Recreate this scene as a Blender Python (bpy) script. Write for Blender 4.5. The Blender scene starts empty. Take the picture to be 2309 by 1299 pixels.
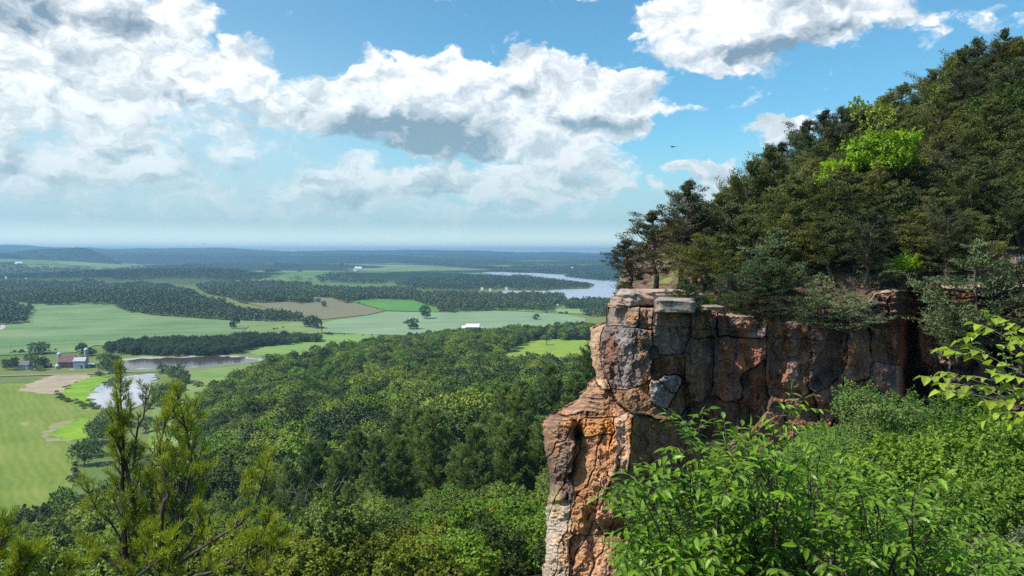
import bpy, math, random
import numpy as np
from mathutils import Vector, Matrix
from mathutils.geometry import delaunay_2d_cdt

rad = math.radians
scene = bpy.context.scene
C = scene.collection

# ------------------------------------------------------------------ camera
EYE = np.array([0.0, 0.0, 120.0])
FOC = 1800.0                       # focal length in photograph pixels (2309 wide)
PITCH = math.atan(77.5 / FOC)      # camera looks slightly down
cam_d = bpy.data.cameras.new("camera")
cam = bpy.data.objects.new("camera", cam_d)
C.objects.link(cam)
cam.location = EYE
cam.rotation_euler = (math.pi / 2 - PITCH, 0, 0)
cam_d.sensor_width = 36
cam_d.lens = 36 * FOC / 2309
cam_d.clip_start = 0.2
cam_d.clip_end = 90000
scene.camera = cam

# ------------------------------------------------------------------ sun and sky
SUN_AZ = -111.0                     # degrees from +Y (view direction), negative = left
SUN_EL = 52.0
sa, se = rad(SUN_AZ), rad(SUN_EL)
sun_dir = Vector((math.sin(sa) * math.cos(se), math.cos(sa) * math.cos(se), math.sin(se)))
sl = bpy.data.lights.new("sun", 'SUN')
sl.energy = 5.0
sl.angle = rad(0.5)
sl.color = (1.0, 0.95, 0.86)
so = bpy.data.objects.new("sun", sl)
C.objects.link(so)
so.rotation_euler = sun_dir.to_track_quat('Z', 'Y').to_euler()

vs = scene.view_settings
vs.view_transform = 'Standard'
vs.look = 'None'
vs.exposure = 0.12
vs.gamma = 1.0
vs.use_curve_mapping = False
scene.cycles.max_bounces = 6
scene.cycles.diffuse_bounces = 2
scene.cycles.glossy_bounces = 2
scene.cycles.transmission_bounces = 3
scene.cycles.volume_bounces = 0
scene.cycles.use_denoising = False


def pdir(px, py):
    """unit direction of a pixel of the photograph"""
    x = (np.asarray(px, float) - 1154.5) / FOC
    y = (649.5 - np.asarray(py, float)) / FOC
    cp, sp = math.cos(PITCH), math.sin(PITCH)
    d = np.stack([x, cp + y * sp, -sp + y * cp], -1)
    return d


def at(px, py, D):
    """world point seen at a pixel at forward distance D (metres along +Y)"""
    d = pdir(px, py)
    return EYE + d * (np.asarray(D, float) / d[..., 1])[..., None]


def ground_at(px, py, z=0.0):
    d = pdir(px, py)
    t = (z - EYE[2]) / d[..., 2]
    return EYE + d * t[..., None]


def proj(P):
    P = np.asarray(P, float) - EYE
    cp, sp = math.cos(PITCH), math.sin(PITCH)
    f = P[..., 1] * cp - P[..., 2] * sp
    u = P[..., 1] * sp + P[..., 2] * cp
    return 1154.5 + FOC * P[..., 0] / f, 649.5 - FOC * u / f


class NT:
    """tiny helper for node trees"""
    def __init__(s, tree):
        s.t = tree
        s.t.nodes.clear()

    def n(s, kind, **kw):
        nd = s.t.nodes.new(kind)
        for k, v in kw.items():
            setattr(nd, k, v)
        return nd

    def put(s, sock, v):
        if isinstance(v, bpy.types.NodeSocket):
            s.t.links.new(v, sock)
        elif v is not None:
            if isinstance(v, (tuple, list)) and len(v) == 3 and sock.type == 'RGBA':
                v = (*v, 1)
            sock.default_value = v

    def m(s, op, a, b=None, c=None, clamp=False):
        nd = s.n('ShaderNodeMath', operation=op, use_clamp=clamp)
        for i, v in enumerate((a, b, c)):
            if v is not None:
                s.put(nd.inputs[i], v)
        return nd.outputs[0]

    def vm(s, op, a, b=None, scale=None):
        nd = s.n('ShaderNodeVectorMath', operation=op)
        s.put(nd.inputs[0], a)
        if b is not None:
            s.put(nd.inputs[1], b)
        if scale is not None:
            s.put(nd.inputs['Scale'], scale)
        return nd.outputs['Value'] if op in ('LENGTH', 'DOT_PRODUCT', 'DISTANCE') else nd.outputs[0]

    def mix(s, f, a, b, mode='MIX'):
        nd = s.n('ShaderNodeMix', data_type='RGBA', blend_type=mode)
        s.put(nd.inputs[0], f)
        s.put(nd.inputs[6], a)
        s.put(nd.inputs[7], b)
        return nd.outputs[2]

    def ramp(s, v, a, b, lo=0.0, hi=1.0, kind='SMOOTHSTEP'):
        nd = s.n('ShaderNodeMapRange', interpolation_type=kind)
        nd.clamp = True if kind == 'LINEAR' else nd.clamp
        s.put(nd.inputs[0], v)
        for i, x in enumerate((a, b, lo, hi)):
            s.put(nd.inputs[1 + i], x)
        return nd.outputs[0]

    def noise(s, vec, scale, detail=4, rough=0.5, dist=0.0, lac=2.0):
        nd = s.n('ShaderNodeTexNoise')
        if vec is not None:
            s.put(nd.inputs['Vector'], vec)
        s.put(nd.inputs['Scale'], scale)
        s.put(nd.inputs['Detail'], detail)
        s.put(nd.inputs['Roughness'], rough)
        s.put(nd.inputs['Distortion'], dist)
        s.put(nd.inputs['Lacunarity'], lac)
        return nd.outputs[0]

    def comb(s, x, y, z):
        nd = s.n('ShaderNodeCombineXYZ')
        for i, v in enumerate((x, y, z)):
            s.put(nd.inputs[i], v)
        return nd.outputs[0]


def srgb(r, g, b, k=1.0):
    f = lambda c: ((c / 255 + 0.055) / 1.055) ** 2.4 if c > 10 else c / 255 / 12.92
    return (f(r) * k, f(g) * k, f(b) * k, 1.0)


world = bpy.data.worlds.new("World")
scene.world = world
world.use_nodes = True
W = NT(world.node_tree)
SKY = 0.10
tc = W.n('ShaderNodeTexCoord').outputs['Generated']
sep = W.n('ShaderNodeSeparateXYZ')
W.put(sep.inputs[0], tc)
dx, dy, dz = sep.outputs
az = W.m('MULTIPLY', W.m('ARCTAN2', dx, dy), 180 / math.pi)
el = W.m('MULTIPLY', W.m('ARCSINE', dz), 180 / math.pi)
uv = W.comb(az, el, 0.0)
sky = W.n('ShaderNodeTexSky', sky_type='NISHITA')
sky.sun_disc = False
sky.sun_elevation = se
sky.sun_rotation = sa
sky.altitude = 300
sky.air_density = 1.0
sky.dust_density = 0.6
sky.ozone_density = 2.0
# turbulent displacement of the cloud outlines
sv = W.vm('MULTIPLY', uv, (1.0, 1.45, 1.0))
warp = W.n('ShaderNodeTexNoise')
W.put(warp.inputs['Vector'], sv)
W.put(warp.inputs['Scale'], 0.30)
W.put(warp.inputs['Detail'], 4.0)
W.put(warp.inputs['Roughness'], 0.55)
wv = W.vm('SCALE', W.vm('SUBTRACT', warp.outputs['Color'], (0.5, 0.5, 0.5)), scale=4.2)
uvw = W.vm('ADD', uv, wv)
warp2 = W.vm('SCALE', wv, scale=0.45)
uvs = W.vm('ADD', uv, warp2)
n_big = W.noise(W.vm('ADD', sv, wv), 0.22, 7, 0.58)
n_fine = W.noise(W.vm('ADD', sv, wv), 0.8, 6, 0.6)
# the same field a little way towards the sun: the difference shades the billows
n_off = W.noise(W.vm('ADD', W.vm('ADD', sv, wv), (-0.45, 1.0, 0.0)), 0.22, 5, 0.58)


def aep(px, py):
    d = pdir(px, py)
    return math.degrees(math.atan2(d[0], d[1])), math.degrees(math.atan2(d[2], math.hypot(d[0], d[1])))


def blobs(lst, vec, soft=1.0):
    acc = None
    for (cx, cy, rx, ry, w) in lst:
        a, e = aep(cx, cy)
        ax = aep(cx + rx, cy)[0] - aep(cx - rx, cy)[0]
        ey = aep(cx, cy - ry)[1] - aep(cx, cy + ry)[1]
        q = W.vm('MULTIPLY', W.vm('SUBTRACT', vec, (a, e, 0)), (2 / ax, 2 / ey, 0))
        d = W.vm('DOT_PRODUCT', q, q)
        v = W.m('MAXIMUM', W.m('MULTIPLY_ADD', d, -w, w), 0.0)
        acc = v if acc is None else W.m('ADD', acc, v)
    return acc
# cumulus bodies: centre and radii as pixels of the photograph turned into azimuth and elevation
CLOUDS = [
    (60, 60, 260, 150, 1.2), (300, 60, 230, 120, 1.0), (60, 190, 340, 110, 0.65), (420, 30, 90, 70, 0.8), (250, 150, 300, 110, 0.8),
    (380, 170, 130, 80, 0.8), (560, 150, 95, 80, 1.1), (530, 110, 40, 40, 0.6), (650, 225, 110, 60, 0.8), (450, 290, 330, 110, 0.62), (150, 320, 320, 120, 0.72), (330, 150, 90, 40, 0.5),
    (-300, 250, 420, 420, 0.9),
    (900, 240, 240, 105, 1.5), (840, 150, 60, 40, 0.7), (1000, 170, 130, 65, 1.2), (1190, 180, 150, 75, 1.5), (1380, 215, 160, 75, 1.3), (1520, 245, 85, 26, 0.7),
    (1150, 270, 330, 90, 1.4), (1080, 390, 260, 70, 0.55), (1290, 390, 180, 75, 0.75), (820, 400, 260, 60, 0.5),
    (1600, 30, 200, 70, 1.4), (1780, 20, 260, 75, 1.4), (1620, 100, 180, 80, 1.3), (1880, 50, 240, 60, 0.9), (1700, 150, 110, 40, 0.6), (1430, 170, 90, 60, 0.25),
    (2200, 40, 180, 50, 0.30), (2110, 90, 60, 30, 0.3),
    (1755, 300, 85, 44, 1.5), (1580, 382, 100, 34, 1.3), (1610, 430, 70, 24, 1.0),
    (400, 440, 700, 90, 0.55), (1100, 460, 520, 70, 0.42),
]
DARKS = [
    (40, 30, 110, 60, 1.5), (230, 40, 170, 50, 1.1), (330, 75, 110, 35, 0.7), (30, 120, 60, 24, 0.5), (160, 120, 50, 22, 0.5), (420, 222, 80, 22, 1.0),
    (25, 370, 75, 50, 0.95), (440, 375, 70, 38, 0.95), (315, 340, 60, 24, 0.7), (350, 400, 60, 20, 0.4), (130, 420, 80, 26, 0.4), (530, 385, 26, 20, 0.7),
    (760, 275, 110, 45, 0.8), (900, 290, 170, 60, 1.4), (1040, 310, 140, 62, 1.5), (830, 325, 100, 24, 0.9), (1160, 190, 55, 40, 0.75), (1250, 205, 110, 34, 0.4), (1330, 275, 140, 26, 1.2), (1460, 270, 70, 20, 0.5),
    (980, 425, 90, 32, 0.8), (700, 412, 90, 20, 0.8), (770, 445, 90, 28, 0.6), (1310, 410, 80, 32, 0.5), (1130, 465, 160, 22, 0.5), (250, 470, 110, 24, 0.35),
    (1740, 118, 140, 38, 1.4), (1880, 75, 170, 40, 1.0), (1620, 130, 90, 26, 0.5), (1830, 20, 90, 25, 0.4), (1780, 325, 60, 18, 0.8), (1600, 398, 70, 14, 0.5),
]
cov = blobs(CLOUDS, uvw)
drk = blobs(DARKS, uvs)
nb = W.m('MULTIPLY', W.m('SUBTRACT', n_big, 0.5), 1.9)
nf = W.m('MULTIPLY', W.m('SUBTRACT', n_fine, 0.5), 1.0)
dens = W.m('ADD', W.m('ADD', cov, nb), nf)
alpha = W.ramp(dens, 0.16, W.ramp(az, -22.0, 0.0, 0.90, 0.62))
relief = W.m('MULTIPLY', W.m('SUBTRACT', n_big, n_off), 3.2)
thick = W.ramp(dens, 0.3, 2.0, 0.0, 1.0)
shade = W.m('ADD', W.m('MULTIPLY', drk, 0.75), W.m('MULTIPLY', W.m('SUBTRACT', n_fine, 0.5), 0.9))
shade = W.m('SUBTRACT', shade, relief)
shade = W.m('MULTIPLY', shade, W.ramp(az, -24.0, -6.0, 0.95, 1.0))
shade = W.ramp(shade, -0.05, 1.05, kind='LINEAR')
# hazier and flatter towards the horizon
lowf = W.ramp(el, 1.0, 15.0, 1.0, 0.0)
white = W.mix(lowf, (11.0, 11.3, 11.6), (7.0, 8.2, 8.6))
pink = W.ramp(W.noise(sv, 0.35, 3, 0.5), 0.52, 0.66, 0.0, 1.0)
pinkw = W.m('MULTIPLY', W.m('MULTIPLY', pink, 0.45), W.m('MULTIPLY', W.ramp(el, 3.0, 7.5), W.ramp(el, 8.0, 14.0, 1.0, 0.0)))
white = W.mix(pinkw, white, (8.6, 7.4, 8.0))
grey = W.mix(lowf, (2.3, 3.4, 4.4), (3.0, 4.8, 5.6))
hi = W.ramp(W.m('ADD', relief, W.m('MULTIPLY', nf, 0.35)), -0.22, 0.30)
body = W.mix(W.ramp(az, -20.0, -2.0), (8.3, 9.0, 9.3), (8.6, 9.2, 9.8))
white = W.mix(W.m('MULTIPLY', hi, 1.0), W.mix(lowf, body, (6.2, 7.6, 8.0)), white)
ccol = W.mix(shade, white, grey)
leftw = W.ramp(az, -22.0, 2.0, 1.0, 0.0)
skyc = W.mix(1.0, sky.outputs[0], (0.80, 1.42, 1.50), 'MULTIPLY')
veil = W.m('MULTIPLY', leftw, W.ramp(el, 2.0, 17.0, 0.70, 0.10))
skyc = W.mix(veil, skyc, (6.6, 8.2, 8.6))
hz = W.ramp(el, 0.0, 9.5, 0.92, 0.0)
skyc = W.mix(hz, skyc, (4.6, 6.9, 7.6))
col = W.mix(alpha, skyc, ccol)
low = W.ramp(el, -0.5, 6.0, 0.88, 0.0)
col = W.mix(low, col, (5.4, 7.3, 7.4))
glow = W.ramp(el, -0.2, 2.4, 2.5, 1.0)
col = W.mix(1.0, col, W.comb(W.m('POWER', glow, 1.22), glow, W.m('POWER', glow, 0.72)), 'MULTIPLY')
bg = W.n('ShaderNodeBackground')
W.put(bg.inputs[0], col)
W.put(bg.inputs[1], SKY)
wo = W.n('ShaderNodeOutputWorld')
W.put(wo.inputs[0], bg.outputs[0])
world.cycles.sampling_method = 'MANUAL'
world.cycles.sample_map_resolution = 512

# ------------------------------------------------------------------ mesh tools
def hash2(ix, iy, seed=0):
    n = (ix.astype(np.int64) * 374761393 + iy.astype(np.int64) * 668265263 + seed * 1442695041) & 0xffffffff
    n = ((n ^ (n >> 13)) * 1274126177) & 0xffffffff
    n = n ^ (n >> 16)
    return (n & 0xffff) / 65535.0


def vnoise(x, y, seed=0):
    x = np.asarray(x, float); y = np.asarray(y, float)
    ix = np.floor(x); iy = np.floor(y)
    fx = x - ix; fy = y - iy
    fx = fx * fx * (3 - 2 * fx); fy = fy * fy * (3 - 2 * fy)
    ix = ix.astype(np.int64); iy = iy.astype(np.int64)
    a = hash2(ix, iy, seed); b = hash2(ix + 1, iy, seed)
    c = hash2(ix, iy + 1, seed); d = hash2(ix + 1, iy + 1, seed)
    return (a * (1 - fx) + b * fx) * (1 - fy) + (c * (1 - fx) + d * fx) * fy


def fbm(x, y, oct=4, seed=0, rough=0.5):
    s = 0; amp = 1; tot = 0
    for o in range(oct):
        s = s + amp * vnoise(x * 2 ** o + 17.3 * o, y * 2 ** o + 9.1 * o, seed + o)
        tot += amp; amp *= rough
    return s / tot                   # 0..1


def sstep(a, b, x):
    t = np.clip((np.asarray(x, float) - a) / (b - a), 0, 1)
    return t * t * (3 - 2 * t)


def mesh_np(name, V, F, mats=(), mat_idx=None, smooth=False, attrs=None):
    """V (n,3), F (m,k) int or a list of such arrays"""
    Fs = F if isinstance(F, list) else [F]
    me = bpy.data.meshes.new(name)
    V = np.asarray(V, np.float32)
    me.vertices.add(len(V))
    me.vertices.foreach_set('co', V.ravel())
    loops = np.concatenate([np.asarray(f).ravel() for f in Fs]).astype(np.int32)
    sizes = np.concatenate([np.full(len(f), f.shape[1]) for f in Fs if len(f)]).astype(np.int32)
    starts = np.concatenate([[0], np.cumsum(sizes)[:-1]]).astype(np.int32)
    me.loops.add(len(loops))
    me.polygons.add(len(sizes))
    me.loops.foreach_set('vertex_index', loops)
    me.polygons.foreach_set('loop_start', starts)
    try:
        me.polygons.foreach_set('loop_total', sizes)
    except Exception:
        pass
    if mat_idx is not None:
        me.polygons.foreach_set('material_index', np.asarray(mat_idx, np.int32))
    me.polygons.foreach_set('use_smooth', np.full(len(sizes), bool(smooth)))
    for m in mats:
        me.materials.append(m)
    if attrs:
        for k, v in attrs.items():
            v = np.asarray(v, np.float32)
            if v.ndim == 2:
                a = me.color_attributes.new(k, 'FLOAT_COLOR', 'POINT')
                vv = np.ones((len(V), 4), np.float32); vv[:, :v.shape[1]] = v
                a.data.foreach_set('color', vv.ravel())
            else:
                a = me.attributes.new(k, 'FLOAT', 'POINT')
                a.data.foreach_set('value', v)
    me.update(calc_edges=True)
    me.validate(verbose=False)
    return me


def link(name, data, parent=None, loc=None):
    o = bpy.data.objects.new(name, data)
    C.objects.link(o)
    if parent is not None:
        o.parent = parent
    if loc is not None:
        o.location = loc
    return o


def tag(o, label=None, cat=None, group=None, kind=None):
    if label: o['label'] = label
    if cat: o['category'] = cat
    if group: o['group'] = group
    if kind: o['kind'] = kind
    return o


def thing(name, label, cat, loc=(0, 0, 0), rz=0.0, group=None):
    o = link(name, None, None, loc)
    o.rotation_euler = (0, 0, rz)
    return tag(o, label, cat, group)


class MB:
    """collects simple shapes into one mesh"""
    def __init__(s):
        s.V = []; s.F = []; s.M = []; s.n = 0

    def add(s, V, F, m=0):
        V = np.asarray(V, float)
        s.V.append(V)
        for f in F:
            s.F.append([i + s.n for i in f]); s.M.append(m)
        s.n += len(V)

    def box(s, c, d, rz=0.0, m=0, top=1.0):
        x, y, z = d[0] / 2, d[1] / 2, d[2] / 2
        P = np.array([(-x, -y, -z), (x, -y, -z), (x, y, -z), (-x, y, -z), (-x * top, -y * top, z), (x * top, -y * top, z), (x * top, y * top, z), (-x * top, y * top, z)])
        cr, sr = math.cos(rz), math.sin(rz)
        P = np.stack([P[:, 0] * cr - P[:, 1] * sr, P[:, 0] * sr + P[:, 1] * cr, P[:, 2]], -1) + np.array(c)
        s.add(P, [(0, 3, 2, 1), (4, 5, 6, 7), (0, 1, 5, 4), (1, 2, 6, 5), (2, 3, 7, 6), (3, 0, 4, 7)], m)

    def lathe(s, prof, n=20, c=(0, 0, 0), m=0):
        V = []; F = []
        for r, z in prof:
            for k in range(n):
                a = 2 * math.pi * k / n
                V.append((c[0] + r * math.cos(a), c[1] + r * math.sin(a), c[2] + z))
        for i in range(len(prof) - 1):
            for k in range(n):
                F.append((i * n + k, i * n + (k + 1) % n, (i + 1) * n + (k + 1) % n, (i + 1) * n + k))
        F.append([i for i in range(n)][::-1])
        F.append([(len(prof) - 1) * n + i for i in range(n)])
        s.add(V, F, m)

    def tube(s, pts, rr, n=6, m=0):
        V, F = tube_np(pts, rr, n)
        s.add(V, F.tolist(), m)

    def mesh(s, name, mats=(), smooth=False):
        me = bpy.data.meshes.new(name)
        me.from_pydata(np.concatenate(s.V).tolist(), [], s.F)
        for m in mats:
            me.materials.append(m)
        me.polygons.foreach_set('material_index', np.array(s.M, np.int32))
        me.polygons.foreach_set('use_smooth', np.full(len(s.F), bool(smooth)))
        me.update()
        return me

    def build(s, name, mats, parent=None, smooth=False, loc=None):
        if not isinstance(mats, (list, tuple)):
            mats = [mats]
        return link(name, s.mesh(name, mats, smooth), parent, loc)


def tube_np(pts, rr, n=6):
    P = np.asarray(pts, float); k = len(P)
    rr = np.broadcast_to(np.asarray(rr, float), (k,))
    T = np.gradient(P, axis=0)
    T /= np.linalg.norm(T, axis=1)[:, None] + 1e-9
    ref = np.array([0.31, 0.17, 0.93]) if abs(T[0, 2]) < 0.8 else np.array([0.93, 0.31, 0.17])
    A = np.cross(T, ref); A /= np.linalg.norm(A, axis=1)[:, None] + 1e-9
    B = np.cross(T, A)
    a = np.arange(n) * 2 * math.pi / n
    V = P[:, None, :] + rr[:, None, None] * (np.cos(a)[None, :, None] * A[:, None, :] + np.sin(a)[None, :, None] * B[:, None, :])
    V = V.reshape(-1, 3)
    i = np.arange(k - 1)[:, None] * n; j = np.arange(n)[None, :]; j2 = (j + 1) % n
    F = np.stack([i + j, i + j2, i + n + j2, i + n + j], -1).reshape(-1, 4)
    return V, F


def tubes(lst, n=6):
    Vs, Fs, o = [], [], 0
    for pts, rr in lst:
        V, F = tube_np(pts, rr, n)
        Vs.append(V); Fs.append(F + o); o += len(V)
    return np.concatenate(Vs), np.concatenate(Fs)


def leaf_quads(Cn, T, N, L, Wd, fold=0.25):
    """rhombic folded leaves: centre, long axis, normal, length, width"""
    T = T / (np.linalg.norm(T, axis=1)[:, None] + 1e-9)
    B = np.cross(N, T); B /= np.linalg.norm(B, axis=1)[:, None] + 1e-9
    Nn = np.cross(T, B)
    L = np.broadcast_to(L, (len(Cn),))[:, None]; Wd = np.broadcast_to(Wd, (len(Cn),))[:, None]
    a = Cn - T * L / 2
    b = Cn + B * Wd / 2 + Nn * Wd * fold
    c = Cn + T * L / 2
    d = Cn - B * Wd / 2 + Nn * Wd * fold
    V = np.stack([a, b, c, d], 1).reshape(-1, 3)
    F = np.arange(len(Cn) * 4).reshape(-1, 4)
    return V, F


def rand_dirs(rs, n):
    v = rs.normal(size=(n, 3))
    return v / np.linalg.norm(v, axis=1)[:, None]


# ------------------------------------------------------------------ materials
def new_mat(name):
    m = bpy.data.materials.new(name)
    m.use_nodes = True
    return m, NT(m.node_tree)


def finish(t, bsdf):
    o = t.n('ShaderNodeOutputMaterial')
    t.put(o.inputs[0], bsdf)


def pbr(t, col, rough=0.8, bump=None, bstr=0.3, bdist=0.1, spec=0.3, metal=0.0):
    b = t.n('ShaderNodeBsdfPrincipled')
    t.put(b.inputs['Base Color'], col)
    t.put(b.inputs['Roughness'], rough)
    t.put(b.inputs['Specular IOR Level'], spec)
    t.put(b.inputs['Metallic'], metal)
    if bump is not None:
        bp = t.n('ShaderNodeBump')
        t.put(bp.inputs['Strength'], bstr)
        t.put(bp.inputs['Distance'], bdist)
        t.put(bp.inputs['Height'], bump)
        t.put(b.inputs['Normal'], bp.outputs[0])
    return b.outputs[0]


def flat_mat(name, col, rough=0.7, var=0.2, scale=1.0, metal=0.0, spec=0.3):
    m, t = new_mat(name)
    g = t.n('ShaderNodeNewGeometry')
    nz = t.noise(g.outputs['Position'], scale, 4, 0.6)
    k = t.ramp(nz, 0.3, 0.7, 1 - var, 1 + var, 'LINEAR')
    c = t.mix(1.0, col, t.comb(k, k, k), 'MULTIPLY')
    finish(t, pbr(t, c, rough, nz, 0.15, 0.05, spec, metal))
    return m


def leaf_mat(name, c1, c2, c3=None, scale=0.12, fine=1.5, trans=0.35, rough=0.55, obj_var=0.5, hue=None):
    """foliage: colour drifts between c1 and c2 over the crown and from plant to plant; some light passes through"""
    m, t = new_mat(name)
    g = t.n('ShaderNodeNewGeometry')
    oi = t.n('ShaderNodeObjectInfo')
    pos = g.outputs['Position']
    n1 = t.noise(pos, scale, 3, 0.6)
    n2 = t.noise(pos, fine, 2, 0.6)
    f = t.m('ADD', t.m('MULTIPLY', t.m('SUBTRACT', n1, 0.5), 1.7), t.m('MULTIPLY', t.m('SUBTRACT', oi.outputs['Random'], 0.5), obj_var * 2))
    f = t.m('ADD', f, t.m('MULTIPLY', t.m('SUBTRACT', n2, 0.5), 0.9))
    f = t.m('ADD', f, 0.5, clamp=True)
    col = t.mix(f, c1, c2)
    if c3 is not None:
        r2 = t.m('FRACT', t.m('MULTIPLY', oi.outputs['Random'], 17.31))
        col = t.mix(t.ramp(r2, 0.6, 0.95), col, c3)
    isl = g.outputs['Random Per Island']
    k = t.ramp(isl, 0.0, 1.0, 0.72, 1.3, 'LINEAR')
    col = t.mix(1.0, col, t.comb(k, k, k), 'MULTIPLY')
    p = pbr(t, col, rough, spec=0.35)
    tr = t.n('ShaderNodeBsdfTranslucent')
    t.put(tr.inputs[0], t.mix(1.0, col, (1.15, 1.25, 0.55), 'MULTIPLY'))
    mx = t.n('ShaderNodeMixShader')
    mx.inputs[0].default_value = trans
    t.put(mx.inputs[1], p)
    t.put(mx.inputs[2], tr.outputs[0])
    finish(t, mx.outputs[0])
    return m


def bark_mat(name, c1, c2, scale=3.0):
    m, t = new_mat(name)
    tcx = t.n('ShaderNodeTexCoord').outputs['Object']
    v = t.vm('MULTIPLY', tcx, (1, 1, 0.25))
    nz = t.noise(v, scale * 3, 5, 0.7)
    col = t.mix(t.ramp(nz, 0.35, 0.65), c1, c2)
    finish(t, pbr(t, col, 0.9, nz, 0.6, 0.03))
    return m


M = {}
M['bark'] = bark_mat("bark_brown", (0.05, 0.035, 0.025, 1), (0.13, 0.10, 0.075, 1))
M['bark_grey'] = bark_mat("bark_grey", (0.11, 0.09, 0.075, 1), (0.30, 0.26, 0.22, 1))
M['bark_cedar'] = bark_mat("bark_cedar", (0.06, 0.038, 0.03, 1), (0.19, 0.14, 0.115, 1), 5)
M['leaf_forest'] = leaf_mat("forest_leaves", (0.080, 0.120, 0.030, 1), (0.215, 0.29, 0.055, 1), (0.31, 0.37, 0.06, 1), 0.02, 0.35, 0.3, obj_var=0.75)
M['leaf_dark'] = leaf_mat("dark_forest_leaves", (0.045, 0.080, 0.034, 1), (0.10, 0.15, 0.048, 1), None, 0.02, 0.4, 0.2)
M['leaf_bright'] = leaf_mat("bright_forest_leaves", (0.14, 0.25, 0.03, 1), (0.25, 0.38, 0.04, 1), None, 0.05, 0.6, 0.35)
M['leaf_pine'] = leaf_mat("pine_needles", (0.10, 0.155, 0.05, 1), (0.25, 0.31, 0.09, 1), None, 0.06, 0.9, 0.35)
M['leaf_cedar'] = leaf_mat("cedar_foliage", (0.07, 0.085, 0.026, 1), (0.19, 0.19, 0.042, 1), (0.085, 0.13, 0.045, 1), 0.35, 1.6, 0.22)
M['leaf_cedar_dark'] = leaf_mat("cedar_foliage_dark", (0.038, 0.046, 0.020, 1), (0.095, 0.095, 0.030, 1), None, 0.35, 1.6, 0.12)
M['leaf_cedar_pale'] = leaf_mat("cedar_foliage_pale", (0.085, 0.12, 0.055, 1), (0.17, 0.21, 0.085, 1), None, 0.6, 1.6, 0.15)
M['leaf_olive'] = leaf_mat("olive_shrub_leaves", (0.12, 0.15, 0.018, 1), (0.30, 0.32, 0.03, 1), None, 0.12, 1.2, 0.35)
M['leaf_lime'] = leaf_mat("lime_leaves", (0.24, 0.38, 0.02, 1), (0.40, 0.56, 0.03, 1), None, 0.4, 2.0, 0.4)
M['leaf_near'] = leaf_mat("near_leaves", (0.10, 0.20, 0.018, 1), (0.28, 0.45, 0.03, 1), None, 1.5, 7.0, 0.38, 0.38, 0.2)
M['leaf_fine'] = leaf_mat("fine_shrub_leaves", (0.13, 0.22, 0.05, 1), (0.28, 0.40, 0.085, 1), None, 0.5, 2.5, 0.35)
M['leaf_thicket'] = leaf_mat("thicket_leaves", (0.085, 0.16, 0.020, 1), (0.24, 0.36, 0.040, 1), None, 0.6, 2.5, 0.35)
M['leaf_aspen'] = leaf_mat("broad_leaves", (0.24, 0.33, 0.03, 1), (0.46, 0.54, 0.06, 1), None, 2.0, 9.0, 0.45, 0.4, 0.2)
M['needle_near'] = leaf_mat("near_pine_needles", (0.15, 0.20, 0.018, 1), (0.42, 0.46, 0.035, 1), None, 1.2, 6.0, 0.3, 0.45, 0.2)
M['leaf_far'] = leaf_mat("far_wood_leaves", (0.028, 0.052, 0.022, 1), (0.11, 0.155, 0.05, 1), None, 0.006, 0.05, 0.0)
M['leaf_bank'] = leaf_mat("bank_leaves", (0.08, 0.13, 0.045, 1), (0.18, 0.25, 0.075, 1), None, 0.02, 0.5, 0.3)

# ------------------------------------------------------------------ terrain
HP = np.array([
    (0, -60, 126), (60, -60, 126), (-60, -60, 120), (0, 0, 112), (-30, 0, 106), (30, 0, 108), (60, 0, 112), (-80, 0, 92), (-150, 0, 60),
    (0, 30, 105), (-20, 30, 103), (25, 32, 102), (-14, 60, 94.5), (10, 60, 95), (-30, 60, 92), (35, 60, 98), (70, 60, 104), (-80, 60, 66), (-140, 60, 36),
    (0, 100, 83), (-60, 110, 66), (60, 110, 86), (-130, 120, 26), (-200, 100, 4),
    (0, 170, 67), (-60, 170, 54), (-110, 170, 40), (-170, 190, 14), (60, 170, 75), (150, 170, 84), (-230, 200, 0),
    (0, 300, 52), (-60, 300, 46), (-110, 300, 34), (-160, 310, 12), (-200, 330, 0), (100, 300, 58), (220, 300, 66),
    (0, 450, 38), (-100, 450, 30), (-170, 450, 16), (-225, 460, 0), (100, 450, 40), (240, 450, 46),
    (0, 600, 28), (-130, 600, 22), (-200, 600, 8), (-255, 620, 0), (100, 600, 29), (240, 600, 33),
    (0, 760, 22), (-100, 760, 20), (-190, 780, 10), (-265, 800, 0), (100, 760, 20), (250, 760, 22),
    (0, 950, 14), (-120, 950, 8), (-190, 980, 1), (130, 950, 12), (300, 950, 12),
    (0, 1150, 5), (-110, 1130, 0), (150, 1200, 4), (320, 1200, 5),
    (0, 1350, 0), (180, 1450, 0), (400, 1450, 0), (-250, 1000, 0), (-350, 700, 0), (-350, 400, 0), (-350, 200, 0), (-350, 0, 0), (-250, -100, 20),
    (500, 1300, 4), (500, 900, 18), (500, 500, 50), (400, 100, 80), (300, -100, 110), (-120, 1300, 0),
], float)


def _tps(r2):
    return 0.5 * r2 * np.log(r2 + 1e-9)


_S = 100.0
_xy = HP[:, :2] / _S
_n = len(HP)
_K = _tps(((_xy[:, None] - _xy[None]) ** 2).sum(-1)) + np.eye(_n) * 0.002
_P = np.concatenate([np.ones((_n, 1)), _xy], 1)
_A = np.zeros((_n + 3, _n + 3)); _A[:_n, :_n] = _K; _A[:_n, _n:] = _P; _A[_n:, :_n] = _P.T
_w = np.linalg.solve(_A, np.concatenate([HP[:, 2], np.zeros(3)]))

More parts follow.
